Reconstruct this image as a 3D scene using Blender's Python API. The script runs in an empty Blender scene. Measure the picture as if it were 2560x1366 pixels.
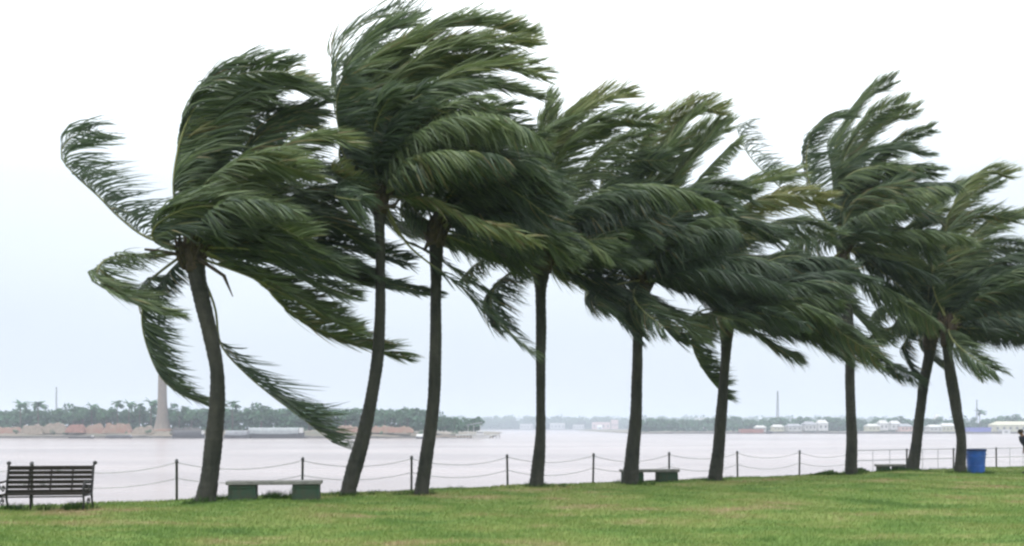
import bpy, math, random
import numpy as np
from mathutils import Vector, noise

random.seed(7)
rng = np.random.default_rng(7)
SC = bpy.context.scene
COL = SC.collection

# ------------------------------------------------------------------ camera
CAMZ = 1.65            # eye height above the lawn (m)
F = 2200.0             # focal length, in pixels of the 2560 px wide photograph
HOR = 1070.0           # row of the horizon in the photograph
cam = bpy.data.cameras.new('camera')
cam.sensor_width = 36.0
cam.lens = F * 36.0 / 2560.0
cam.shift_y = (HOR - 683.0) / 2560.0
cam.clip_start = 0.1
cam.clip_end = 20000
camo = bpy.data.objects.new('camera', cam)
camo.location = (0, 0, CAMZ)
camo.rotation_euler = (math.radians(90), 0, 0)
COL.objects.link(camo)
SC.camera = camo

# ------------------------------------------------------------------ world, sun, exposure
SUN_EL, SUN_AZ = math.radians(58), math.radians(215)
world = bpy.data.worlds.new("World")
SC.world = world
world.use_nodes = True
wn, wl = world.node_tree.nodes, world.node_tree.links
bg = wn['Background']
bg.inputs['Strength'].default_value = 0.1
sky = wn.new('ShaderNodeTexSky')
sky.sky_type = 'NISHITA'
sky.sun_disc = False
sky.sun_elevation = SUN_EL
sky.sun_rotation = SUN_AZ
sky.dust_density = 3.0
geo = wn.new('ShaderNodeTexCoord')
sep = wn.new('ShaderNodeSeparateXYZ')
wl.new(geo.outputs['Generated'], sep.inputs[0])
cl = wn.new('ShaderNodeTexNoise')
cl.inputs['Scale'].default_value = 2.2
cl.inputs['Detail'].default_value = 3.0
mp = wn.new('ShaderNodeMapping')
mp.inputs['Scale'].default_value = (1, 1, 3.0)
wl.new(geo.outputs['Generated'], mp.inputs[0])
wl.new(mp.outputs[0], cl.inputs['Vector'])
ad = wn.new('ShaderNodeMath'); ad.operation = 'MULTIPLY_ADD'
ad.inputs[1].default_value = 0.10; ad.inputs[2].default_value = -0.05
wl.new(cl.outputs['Fac'], ad.inputs[0])
ad2 = wn.new('ShaderNodeMath'); ad2.operation = 'ADD'
wl.new(sep.outputs['Z'], ad2.inputs[0]); wl.new(ad.outputs[0], ad2.inputs[1])
ramp = wn.new('ShaderNodeValToRGB')
cr = ramp.color_ramp
cr.elements[0].position = 0.0;  cr.elements[0].color = (0.240, 0.262, 0.290, 1)
cr.elements[1].position = 1.0;  cr.elements[1].color = (0.96, 0.98, 1.0, 1)
e = cr.elements.new(0.10); e.color = (0.256, 0.282, 0.308, 1)
e = cr.elements.new(0.24); e.color = (0.318, 0.345, 0.368, 1)
e = cr.elements.new(0.5); e.color = (0.68, 0.70, 0.72, 1)
wl.new(ad2.outputs[0], ramp.inputs[0])
sc_ = wn.new('ShaderNodeVectorMath'); sc_.operation = 'SCALE'
sc_.inputs['Scale'].default_value = 33.0
wl.new(ramp.outputs[0], sc_.inputs[0])
mx = wn.new('ShaderNodeMixRGB')
mx.inputs[0].default_value = 0.92
wl.new(sky.outputs[0], mx.inputs[1]); wl.new(sc_.outputs[0], mx.inputs[2])
wl.new(mx.outputs[0], bg.inputs['Color'])

sun = bpy.data.lights.new('sun', 'SUN')
sun.energy = 1.5
sun.angle = math.radians(25)
sun.color = (1.0, 0.97, 0.92)
suno = bpy.data.objects.new('sun', sun)
sd = Vector((math.sin(SUN_AZ) * math.cos(SUN_EL), math.cos(SUN_AZ) * math.cos(SUN_EL), math.sin(SUN_EL)))
suno.rotation_euler = sd.to_track_quat('Z', 'Y').to_euler()
suno.location = sd * 60
COL.objects.link(suno)

SC.view_settings.view_transform = 'Standard'
SC.view_settings.look = 'None'
SC.view_settings.gamma = 1.0
SC.view_settings.use_curve_mapping = False
SC.view_settings.exposure = 0.0
SC.render.film_transparent = False
SC.render.engine = 'CYCLES'
SC.cycles.volume_bounces = 1
SC.cycles.filter_width = 2.5

# ------------------------------------------------------------------ helpers
def px(x, y, Y):
    """a point of the photograph, at distance Y from the camera"""
    return Vector(((x - 1280.0) / F * Y, Y, CAMZ - (y - HOR) / F * Y))

def tag(o, label=None, cat=None, group=None, kind=None):
    if label: o['label'] = label
    if cat: o['category'] = cat
    if group: o['group'] = group
    if kind: o['kind'] = kind
    return o

def link(name, me, parent=None, loc=None, rz=None):
    o = bpy.data.objects.new(name, me)
    COL.objects.link(o)
    if parent is not None: o.parent = parent
    if loc is not None: o.location = loc
    if rz is not None: o.rotation_euler = (0, 0, rz)
    return o

def thing(name, loc, label, cat, group=None, rz=0.0):
    return tag(link(name, None, None, loc, rz), label, cat, group)

class MB:
    """collects shapes into one mesh"""
    def __init__(s): s.v, s.f, s.m, s.a = [], [], [], []
    def add(s, vs, fs, m=0, a=0.5):
        b = len(s.v)
        s.v += [tuple(p) for p in vs]
        s.a += [a] * len(vs)
        s.f += [tuple(i + b for i in q) for q in fs]
        s.m += [m] * len(fs)
        return s
    def box(s, c, d, m=0, rz=0, rx=0, bev=0.0):
        x, y, z = d[0] / 2, d[1] / 2, d[2] / 2
        if bev <= 0:
            P = [(-x, -y, -z), (x, -y, -z), (x, y, -z), (-x, y, -z), (-x, -y, z), (x, -y, z), (x, y, z), (-x, y, z)]
            Q = [(0, 3, 2, 1), (4, 5, 6, 7), (0, 1, 5, 4), (1, 2, 6, 5), (2, 3, 7, 6), (3, 0, 4, 7)]
        else:
            b = bev; P = []
            for zz, k in ((-z, b), (-z + b, 0), (z - b, 0), (z, b)):
                X, Yy = x - k, y - k
                for (sx, sy) in ((-1, -1), (1, -1), (1, 1), (-1, 1)):
                    if sx == sy:
                        P += [(sx * X, sy * (Yy - b), zz), (sx * (X - b), sy * Yy, zz)]
                    else:
                        P += [(sx * (X - b), sy * Yy, zz), (sx * X, sy * (Yy - b), zz)]
            Q = [tuple(range(7, -1, -1)), tuple(range(24, 32))]
            for r in range(3):
                for i in range(8):
                    j = (i + 1) % 8
                    Q.append((r * 8 + i, r * 8 + j, r * 8 + 8 + j, r * 8 + 8 + i))
        cr_, sr = math.cos(rx), math.sin(rx); cz, sz = math.cos(rz), math.sin(rz)
        out = []
        for (a, b_, c_) in P:
            b2, c2 = b_ * cr_ - c_ * sr, b_ * sr + c_ * cr_
            out.append((c[0] + a * cz - b2 * sz, c[1] + a * sz + b2 * cz, c[2] + c2))
        return s.add(out, Q, m)
    def tube(s, pts, rad, n=8, m=0, cap=True, a=0.5):
        pts = [Vector(p) for p in pts]
        if not hasattr(rad, '__len__'): rad = [rad] * len(pts)
        V, Q = [], []
        up = None
        for i, p in enumerate(pts):
            t = (pts[min(i + 1, len(pts) - 1)] - pts[max(i - 1, 0)]).normalized()
            if up is None:
                up = Vector((0, 0, 1)) if abs(t.z) < 0.9 else Vector((1, 0, 0))
            sd_ = t.cross(up).normalized(); up = sd_.cross(t).normalized()
            for k in range(n):
                an = 2 * math.pi * k / n
                V.append(p + sd_ * (math.cos(an) * rad[i]) + up * (math.sin(an) * rad[i]))
        for i in range(len(pts) - 1):
            for k in range(n):
                j = (k + 1) % n
                Q.append((i * n + k, i * n + j, (i + 1) * n + j, (i + 1) * n + k))
        if cap:
            Q.append(tuple(range(n - 1, -1, -1)))
            Q.append(tuple(range((len(pts) - 1) * n, len(pts) * n)))
        return s.add(V, Q, m, a)
    def lathe(s, prof, n=20, c=(0, 0, 0), m=0):
        V, Q = [], []
        for (r, z) in prof:
            for k in range(n):
                an = 2 * math.pi * k / n
                V.append((c[0] + r * math.cos(an), c[1] + r * math.sin(an), c[2] + z))
        for i in range(len(prof) - 1):
            for k in range(n):
                j = (k + 1) % n
                Q.append((i * n + k, i * n + j, (i + 1) * n + j, (i + 1) * n + k))
        Q.append(tuple(range(n - 1, -1, -1)))
        Q.append(tuple(range((len(prof) - 1) * n, len(prof) * n)))
        return s.add(V, Q, m)
    def mesh(s, name, mats, smooth=False):
        me = bpy.data.meshes.new(name)
        me.from_pydata(s.v, [], s.f)
        for mt in (mats if isinstance(mats, (list, tuple)) else [mats]): me.materials.append(mt)
        me.polygons.foreach_set('material_index', s.m)
        if smooth: me.polygons.foreach_set('use_smooth', [True] * len(s.f))
        me.update()
        return me
    def build(s, name, mats, parent=None, loc=None, rz=None, smooth=False):
        return link(name, s.mesh(name, mats, smooth), parent, loc, rz)

def quad_mesh(name, V, Fq, mats, attr=None, smooth=False, tri=False):
    """numpy mesh of quads (or triangles)"""
    me = bpy.data.meshes.new(name)
    k = 3 if tri else 4
    nf = len(Fq)
    me.vertices.add(len(V)); me.vertices.foreach_set('co', np.asarray(V, np.float32).ravel())
    me.loops.add(nf * k); me.loops.foreach_set('vertex_index', np.asarray(Fq, np.int32).ravel())
    me.polygons.add(nf)
    me.polygons.foreach_set('loop_start', np.arange(0, nf * k, k, dtype=np.int32))
    me.polygons.foreach_set('loop_total', np.full(nf, k, np.int32))
    if smooth: me.polygons.foreach_set('use_smooth', np.ones(nf, bool))
    for mt in (mats if isinstance(mats, (list, tuple)) else [mats]): me.materials.append(mt)
    if attr is not None:
        a = me.attributes.new('tint', 'FLOAT', 'POINT')
        a.data.foreach_set('value', np.asarray(attr, np.float32))
    me.update(calc_edges=True)
    return me

# ------------------------------------------------------------------ materials
def mat(name, col, rough=0.7, nscale=None, namt=0.25, bump=0.0, bscale=None, col2=None, metal=0.0, spec=0.5, coord='Object', stretch=None, detail=5):
    m = bpy.data.materials.new(name); m.use_nodes = True
    n, l = m.node_tree.nodes, m.node_tree.links
    b = n['Principled BSDF']
    b.inputs['Roughness'].default_value = rough
    b.inputs['Metallic'].default_value = metal
    b.inputs['Specular IOR Level'].default_value = spec
    b.inputs['Base Color'].default_value = (*col, 1)
    if nscale:
        tc = n.new('ShaderNodeTexCoord')
        mpn = n.new('ShaderNodeMapping')
        if stretch: mpn.inputs['Scale'].default_value = stretch
        l.new(tc.outputs[coord], mpn.inputs[0])
        t = n.new('ShaderNodeTexNoise'); t.inputs['Scale'].default_value = nscale
        t.inputs['Detail'].default_value = detail; t.inputs['Roughness'].default_value = 0.65
        l.new(mpn.outputs[0], t.inputs['Vector'])
        r = n.new('ShaderNodeValToRGB')
        c2 = col2 if col2 else tuple(c * (1 - namt) for c in col)
        c1 = col if col2 else tuple(min(1, c * (1 + namt)) for c in col)
        r.color_ramp.elements[0].position = 0.33; r.color_ramp.elements[0].color = (*c2, 1)
        r.color_ramp.elements[1].position = 0.67; r.color_ramp.elements[1].color = (*c1, 1)
        l.new(t.outputs['Fac'], r.inputs[0]); l.new(r.outputs[0], b.inputs['Base Color'])
        if bump > 0:
            t2 = n.new('ShaderNodeTexNoise'); t2.inputs['Scale'].default_value = bscale or nscale * 3
            t2.inputs['Detail'].default_value = 6
            l.new(mpn.outputs[0], t2.inputs['Vector'])
            bp = n.new('ShaderNodeBump'); bp.inputs['Strength'].default_value = bump
            bp.inputs['Distance'].default_value = 0.03
            l.new(t2.outputs['Fac'], bp.inputs['Height']); l.new(bp.outputs[0], b.inputs['Normal'])
    return m

def leaf_mat(name, stops, rough=0.5, trans=0.22, spec=0.4):
    """stops: (position, colour) along the per-leaflet value 'tint'"""
    m = bpy.data.materials.new(name); m.use_nodes = True
    n, l = m.node_tree.nodes, m.node_tree.links
    b = n['Principled BSDF']; out = n['Material Output']
    b.inputs['Roughness'].default_value = rough
    b.inputs['Specular IOR Level'].default_value = spec
    at = n.new('ShaderNodeAttribute'); at.attribute_name = 'tint'
    r = n.new('ShaderNodeValToRGB')
    r.color_ramp.elements[0].position, r.color_ramp.elements[0].color = stops[0][0], (*stops[0][1], 1)
    r.color_ramp.elements[1].position, r.color_ramp.elements[1].color = stops[-1][0], (*stops[-1][1], 1)
    for p, c in stops[1:-1]:
        q = r.color_ramp.elements.new(p); q.color = (*c, 1)
    l.new(at.outputs['Fac'], r.inputs[0])
    l.new(r.outputs[0], b.inputs['Base Color'])
    tr = n.new('ShaderNodeBsdfTranslucent')
    l.new(r.outputs[0], tr.inputs['Color'])
    mxs = n.new('ShaderNodeMixShader'); mxs.inputs[0].default_value = trans
    l.new(b.outputs[0], mxs.inputs[1]); l.new(tr.outputs[0], mxs.inputs[2])
    l.new(mxs.outputs[0], out.inputs['Surface'])
    return m

M = {}
M['leaf'] = leaf_mat('palm leaflet', [(0.0, (0.036, 0.058, 0.042)), (0.35, (0.068, 0.104, 0.064)), (0.6, (0.125, 0.175, 0.080)),
                                      (0.8, (0.180, 0.230, 0.095)), (0.92, (0.25, 0.26, 0.10)), (1.0, (0.20, 0.14, 0.085))], rough=0.45, trans=0.38)
M['rib'] = mat('palm midrib', (0.17, 0.18, 0.07), 0.5, 6, 0.3)
M['trunk'] = mat('palm trunk bark', (0.042, 0.041, 0.033), 0.9, 2.2, bump=0.9, bscale=14, col2=(0.011, 0.014, 0.010), stretch=(1.6, 1.6, 0.7))
M['fibre'] = mat('palm fibre sheath', (0.085, 0.06, 0.038), 0.95, 9, bump=0.8, col2=(0.03, 0.026, 0.02))
M['dry'] = mat('dry palm stalk', (0.06, 0.045, 0.032), 0.9, 8, 0.4)
M['farleaf'] = leaf_mat('far foliage', [(0.0, (0.022, 0.070, 0.036)), (0.5, (0.045, 0.125, 0.058)), (1.0, (0.12, 0.20, 0.075))], rough=0.7, trans=0.15)
M['farwood'] = mat('far trunks', (0.09, 0.075, 0.06), 0.9)
M['iron'] = mat('black painted iron', (0.010, 0.010, 0.010), 0.65, 8, 0.4)
M['slatwood'] = mat('dark bench slat', (0.018, 0.015, 0.011), 0.85, 6, bump=0.3, spec=0.15, col2=(0.009, 0.009, 0.007), stretch=(0.3, 4, 4))
M['concrete'] = mat('weathered concrete', (0.20, 0.20, 0.185), 0.9, 5, bump=0.4, bscale=30, col2=(0.11, 0.11, 0.10))
M['greenpaint'] = mat('dark green painted block', (0.014, 0.050, 0.028), 0.75, 5, bump=0.3, bscale=25, col2=(0.035, 0.040, 0.022))
M['post'] = mat('grey weathered post', (0.085, 0.085, 0.09), 0.8, 9, 0.35, bump=0.3)
M['rope'] = mat('pale grey rope', (0.42, 0.42, 0.43), 0.85, 20, 0.2)
M['rail'] = mat('pale painted rail', (0.36, 0.36, 0.38), 0.6, 10, 0.15)
M['blue'] = mat('blue plastic drum', (0.018, 0.085, 0.33), 0.4, 3, 0.3, bump=0.05)
M['bluedark'] = mat('dark blue rim', (0.012, 0.03, 0.11), 0.5, 6, 0.2)
M['navy'] = mat('navy plastic', (0.012, 0.016, 0.04), 0.4, 4, 0.3)
M['pole'] = mat('dark steel pole', (0.05, 0.05, 0.055), 0.5, 8, 0.2)
M['farconc'] = mat('far pale wall', (0.40, 0.40, 0.39), 0.9, 0.3, 0.15)
M['farcream'] = mat('far cream wall', (0.42, 0.41, 0.31), 0.9, 0.3, 0.12)
M['fargrey'] = mat('far grey roof', (0.22, 0.23, 0.25), 0.8, 0.4, 0.2)
M['farred'] = mat('far rusty roof', (0.27, 0.12, 0.09), 0.85, 0.4, 0.3)
M['farpink'] = mat('far pink wall', (0.50, 0.36, 0.33), 0.9, 0.3, 0.12)
M['farblue'] = mat('far violet blue sheeting', (0.13, 0.14, 0.42), 0.7, 0.4, 0.15)
M['farwin'] = mat('far window', (0.06, 0.07, 0.08), 0.4)
M['brickheap'] = mat('stacked red and tan bricks', (0.24, 0.12, 0.09), 0.95, 0.35, bump=0.4, bscale=2, col2=(0.24, 0.19, 0.14))
M['chimney'] = mat('kiln chimney brick', (0.21, 0.175, 0.14), 0.95, 0.5, bump=0.4, bscale=3, col2=(0.15, 0.13, 0.115))
M['bank'] = mat('muddy bank', (0.20, 0.16, 0.125), 0.95, 0.05, bump=0.5, bscale=0.6, col2=(0.08, 0.085, 0.06), coord='Object')
M['mudwall'] = mat('dark wet embankment', (0.075, 0.07, 0.065), 0.9, 0.2, 0.4)
M['hull'] = mat('barge hull', (0.05, 0.05, 0.055), 0.7, 0.5, 0.3)
M['barge'] = mat('barge cover', (0.24, 0.26, 0.27), 0.7, 0.6, 0.2)
M['farwhite'] = mat('far white wall', (0.50, 0.50, 0.50), 0.85, 0.3, 0.1)
M['white'] = mat('white boat paint', (0.50, 0.50, 0.50), 0.5, 2, 0.08)
M['stone'] = mat('bank stones', (0.22, 0.21, 0.19), 0.9, 3, 0.4, bump=0.6)

# lawn soil and grass share patch colours, laid out in world space
def patch_nodes(n, l, amp=1.0):
    g = n.new('ShaderNodeNewGeometry')
    mpn = n.new('ShaderNodeMapping'); mpn.inputs['Scale'].default_value = (0.55, 1.0, 1.0)
    l.new(g.outputs['Position'], mpn.inputs[0])
    t = n.new('ShaderNodeTexNoise'); t.inputs['Scale'].default_value = 0.75; t.inputs['Detail'].default_value = 7
    t.inputs['Roughness'].default_value = 0.68
    l.new(mpn.outputs[0], t.inputs['Vector'])
    tb = n.new('ShaderNodeTexNoise'); tb.inputs['Scale'].default_value = 0.16; tb.inputs['Detail'].default_value = 3
    l.new(mpn.outputs[0], tb.inputs['Vector'])
    mixf = n.new('ShaderNodeMath'); mixf.operation = 'MULTIPLY_ADD'; mixf.inputs[1].default_value = 0.55
    l.new(tb.outputs['Fac'], mixf.inputs[0])
    half = n.new('ShaderNodeMath'); half.operation = 'MULTIPLY_ADD'; half.inputs[1].default_value = 0.9; half.inputs[2].default_value = -0.20
    l.new(t.outputs['Fac'], half.inputs[0]); l.new(half.outputs[0], mixf.inputs[2])
    r = n.new('ShaderNodeValToRGB')
    E = r.color_ramp.elements
    E[0].position, E[0].color = 0.34, (0.054 * amp, 0.110 * amp, 0.025 * amp, 1)
    E[1].position, E[1].color = 0.66, (0.240 * amp, 0.195 * amp, 0.105 * amp, 1)
    q = E.new(0.46); q.color = (0.106 * amp, 0.172 * amp, 0.040 * amp, 1)
    q = E.new(0.57); q.color = (0.160 * amp, 0.198 * amp, 0.058 * amp, 1)
    l.new(mixf.outputs[0], r.inputs[0])
    return r

def ground_mat():
    m = bpy.data.materials.new('lawn soil'); m.use_nodes = True
    n, l = m.node_tree.nodes, m.node_tree.links
    r = patch_nodes(n, l, 1.05)
    t = n.new('ShaderNodeTexNoise'); t.inputs['Scale'].default_value = 9; t.inputs['Detail'].default_value = 8
    g = n.new('ShaderNodeNewGeometry'); l.new(g.outputs['Position'], t.inputs['Vector'])
    rr = n.new('ShaderNodeMapRange'); rr.inputs[1].default_value = 0.3; rr.inputs[2].default_value = 0.7
    rr.inputs[3].default_value = 0.65; rr.inputs[4].default_value = 1.15
    l.new(t.outputs['Fac'], rr.inputs[0])
    v = n.new('ShaderNodeVectorMath'); v.operation = 'SCALE'
    l.new(r.outputs[0], v.inputs[0]); l.new(rr.outputs[0], v.inputs['Scale'])
    b = n['Principled BSDF']; b.inputs['Roughness'].default_value = 0.95
    b.inputs['Specular IOR Level'].default_value = 0.15
    l.new(v.outputs[0], b.inputs['Base Color'])
    bp = n.new('ShaderNodeBump'); bp.inputs['Distance'].default_value = 0.05; bp.inputs['Strength'].default_value = 0.7
    l.new(t.outputs['Fac'], bp.inputs['Height']); l.new(bp.outputs[0], b.inputs['Normal'])
    return m

def grass_mat():
    m = bpy.data.materials.new('grass blades'); m.use_nodes = True
    n, l = m.node_tree.nodes, m.node_tree.links
    r = patch_nodes(n, l, 1.2)
    at = n.new('ShaderNodeAttribute'); at.attribute_name = 'tint'
    rr = n.new('ShaderNodeMapRange'); rr.inputs[3].default_value = 0.74; rr.inputs[4].default_value = 1.26
    l.new(at.outputs['Fac'], rr.inputs[0])
    v = n.new('ShaderNodeVectorMath'); v.operation = 'SCALE'
    l.new(r.outputs[0], v.inputs[0]); l.new(rr.outputs[0], v.inputs['Scale'])
    b = n['Principled BSDF']; b.inputs['Roughness'].default_value = 0.6
    b.inputs['Specular IOR Level'].default_value = 0.25
    l.new(v.outputs[0], b.inputs['Base Color'])
    tr = n.new('ShaderNodeBsdfTranslucent'); l.new(v.outputs[0], tr.inputs['Color'])
    mxs = n.new('ShaderNodeMixShader'); mxs.inputs[0].default_value = 0.3
    l.new(b.outputs[0], mxs.inputs[1]); l.new(tr.outputs[0], mxs.inputs[2])
    l.new(mxs.outputs[0], n['Material Output'].inputs['Surface'])
    return m

M['lawn'] = ground_mat()
M['grass'] = grass_mat()
M['weed'] = leaf_mat('weeds', [(0.0, (0.022, 0.055, 0.012)), (0.6, (0.045, 0.10, 0.02)), (1.0, (0.10, 0.15, 0.035))], rough=0.6, trans=0.25, spec=0.2)

def water_mat():
    m = bpy.data.materials.new('silty river water'); m.use_nodes = True
    n, l = m.node_tree.nodes, m.node_tree.links
    b = n['Principled BSDF']
    b.inputs['Base Color'].default_value = (0.46, 0.415, 0.39, 1)
    b.inputs['Roughness'].default_value = 0.24
    b.inputs['IOR'].default_value = 1.33
    g = n.new('ShaderNodeNewGeometry')
    mpn = n.new('ShaderNodeMapping'); mpn.inputs['Scale'].default_value = (0.35, 1.0, 1.0)
    l.new(g.outputs['Position'], mpn.inputs[0])
    t = n.new('ShaderNodeTexNoise'); t.inputs['Scale'].default_value = 0.9; t.inputs['Detail'].default_value = 6
    l.new(mpn.outputs[0], t.inputs['Vector'])
    t3 = n.new('ShaderNodeTexNoise'); t3.inputs['Scale'].default_value = 0.03; t3.inputs['Detail'].default_value = 4
    l.new(mpn.outputs[0], t3.inputs['Vector'])
    r = n.new('ShaderNodeValToRGB')
    r.color_ramp.elements[0].position = 0.35; r.color_ramp.elements[0].color = (0.235, 0.20, 0.20, 1)
    r.color_ramp.elements[1].position = 0.65; r.color_ramp.elements[1].color = (0.325, 0.28, 0.275, 1)
    l.new(t3.outputs['Fac'], r.inputs[0]); l.new(r.outputs[0], b.inputs['Base Color'])
    bp = n.new('ShaderNodeBump'); bp.inputs['Distance'].default_value = 0.30; bp.inputs['Strength'].default_value = 0.6
    l.new(t.outputs['Fac'], bp.inputs['Height']); l.new(bp.outputs[0], b.inputs['Normal'])
    return m
M['water'] = water_mat()

# ------------------------------------------------------------------ lawn, river, river bed
F0 = np.array([-7.885, 20.7]); U = np.array([0.8629, 0.5054]); Nn = np.array([-0.5054, 0.8629])
WATER = -4.35
def ground_z(X, Y):
    s = (np.asarray(X) - F0[0]) * Nn[0] + (np.asarray(Y) - F0[1]) * Nn[1]
    z = np.where(s < -1.2, 0.0, np.where(s < 0.5, -0.10 * ((s + 1.2) / 1.7) ** 2, -0.10 - (s - 0.5) * 0.78))
    und = 0.035 * np.sin(X * 0.7 + 1.3) * np.cos(Y * 0.5) + 0.02 * np.sin(X * 1.9 + Y * 1.3)
    z = z + und * np.clip((1.0 - s) / 2.0, 0, 1) * np.clip((s + 60) / 10, 0, 1)
    return np.maximum(z, -7.0)

def gz(x, y): return float(ground_z(x, y))

ss = np.concatenate([np.linspace(-140, -16, 32), np.linspace(-15.6, -3, 40), np.linspace(-2.8, 1.5, 30), np.linspace(2, 12, 14)])
uu = np.concatenate([np.linspace(-400, -22, 26), np.linspace(-21, 45, 190), np.linspace(47, 400, 30)])
SS, UU = np.meshgrid(ss, uu, indexing='ij')
GX = F0[0] + U[0] * UU + Nn[0] * SS; GY = F0[1] + U[1] * UU + Nn[1] * SS
GZ = ground_z(GX, GY)
nr, nc = SS.shape
idx = np.arange(nr * nc).reshape(nr, nc)
Fq = np.stack([idx[:-1, :-1], idx[:-1, 1:], idx[1:, 1:], idx[1:, :-1]], -1).reshape(-1, 4)
tag(link('lawn', quad_mesh('lawn', np.stack([GX, GY, GZ], -1).reshape(-1, 3), Fq, M['lawn'], smooth=True)), kind='structure')

def sheet(name, x0, x1, y0, y1, z, m):
    me = MB().add([(x0, y0, z), (x1, y0, z), (x1, y1, z), (x0, y1, z)], [(0, 1, 2, 3)]).mesh(name, m)
    return tag(link(name, me), kind='structure')
sheet('river', -4500, 4500, -1500, 5500, WATER, M['water'])

# rough stones along the water side of the lawn edge
sb = MB()
for k in range(420):
    u_ = random.uniform(-12, 46); s_ = random.uniform(1.0, 5.6)
    x = F0[0] + U[0] * u_ + Nn[0] * s_; y = F0[1] + U[1] * u_ + Nn[1] * s_
    r = random.uniform(0.14, 0.34)
    V = []
    for (a, b_, c_) in ((-1, -1, -1), (1, -1, -1), (1, 1, -1), (-1, 1, -1), (-1, -1, 1), (1, -1, 1), (1, 1, 1), (-1, 1, 1)):
        V.append((x + a * r * random.uniform(.55, 1), y + b_ * r * random.uniform(.55, 1), gz(x, y) + c_ * r * random.uniform(.35, .7)))
    sb.add(V, [(0, 3, 2, 1), (4, 5, 6, 7), (0, 1, 5, 4), (1, 2, 6, 5), (2, 3, 7, 6), (3, 0, 4, 7)])
tag(sb.build('bank_stones', M['stone']), 'rough grey stones covering the slope down to the river', 'stones', kind='stuff')

# ------------------------------------------------------------------ grass
def blades(P, h, w, lean, tint, name, m):
    """P (n,3) roots; each blade two segments tapering to a point"""
    n = len(P)
    an = rng.uniform(0, 2 * np.pi, n)
    side = np.stack([np.cos(an), np.sin(an), np.zeros(n)], -1)
    ld = np.stack([rng.normal(0.45, 0.6, n), rng.normal(0, 0.6, n), np.zeros(n)], -1) * lean
    h = h[:, None]; w = (w * np.ones(n))[:, None]
    mid = P + np.array([0, 0, 1.0]) * h * 0.55 + ld * h * 0.35
    tip = P + np.array([0, 0, 1.0]) * h * 0.92 + ld * h
    V = np.stack([P - side * w, P + side * w, mid + side * w * 0.7, mid - side * w * 0.7, tip + side * w * 0.12, tip - side * w * 0.12], 1).reshape(-1, 3)
    b = np.arange(n)[:, None] * 6
    Fq = np.stack([b + np.array([[0, 1, 2, 3]]), b + np.array([[3, 2, 4, 5]])], 1).reshape(-1, 4)
    t = np.repeat(tint, 6).reshape(n, 6).copy()
    return quad_mesh(name, V, Fq, m, attr=np.clip(t, 0, 1).ravel())

def scatter_lawn(n):
    # denser near the camera where blades can be told apart
    Y = 10.5 + (30.0) * rng.power(1.0, n) ** 1.25
    X = rng.uniform(-0.68, 0.72, n) * Y
    s = (X - F0[0]) * Nn[0] + (Y - F0[1]) * Nn[1]
    k = (s < 0.35)
    return X[k], Y[k], s[k]
gx, gy, gs = scatter_lawn(330000)
cl_ = 0.5 + 0.5 * np.sin(gx * 2.3 + np.sin(gy * 1.7) * 1.5) * np.cos(gy * 2.9 + np.sin(gx * 1.1))
P = np.stack([gx, gy, ground_z(gx, gy) - 0.005], -1)
hh = rng.uniform(0.025, 0.065, len(gx)) * (0.75 + 0.6 * cl_)
tint = rng.uniform(0.1, 0.9, len(gx)) * 0.6 + 0.4 * cl_
tag(link('grass', blades(P, hh, 0.0045 + 0.00035 * np.clip(gy - 12, 0, 20), 0.55, tint, 'grass', M['grass'])),
    'short green grass of the lawn with paler worn patches', 'grass', kind='stuff')

# longer weeds along the edge, round trunks and benches
WX, WY, WH = [], [], []
def weeds(x, y, r, n, h):
    for _ in range(n):
        a = random.uniform(0, 6.283); q = r * math.sqrt(random.random())
        WX.append(x + q * math.cos(a)); WY.append(y + q * math.sin(a)); WH.append(h * random.uniform(0.4, 1.15))

# ------------------------------------------------------------------ palms
def catmull(P, n):
    P = np.asarray(P, float)
    if len(P) == 2:
        t = np.linspace(0, 1, n)[:, None]; return P[0] * (1 - t) + P[1] * t
    Q = np.vstack([2 * P[0] - P[1], P, 2 * P[-1] - P[-2]])
    out = []
    m = len(P) - 1
    for t in np.linspace(0, m - 1e-6, n * 6):
        i = int(t); u = t - i
        p0, p1, p2, p3 = Q[i], Q[i + 1], Q[i + 2], Q[i + 3]
        out.append(0.5 * ((2 * p1) + (-p0 + p2) * u + (2 * p0 - 5 * p1 + 4 * p2 - p3) * u * u + (-p0 + 3 * p1 - 3 * p2 + p3) * u ** 3))
    out = np.array(out)
    d = np.r_[0, np.cumsum(np.linalg.norm(np.diff(out, axis=0), axis=1))]
    s = np.linspace(0, d[-1], n)
    return np.stack([np.interp(s, d, out[:, k]) for k in range(out.shape[1])], -1)

def nrm(v): return v / np.maximum(np.linalg.norm(v, axis=-1, keepdims=True), 1e-9)

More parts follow.
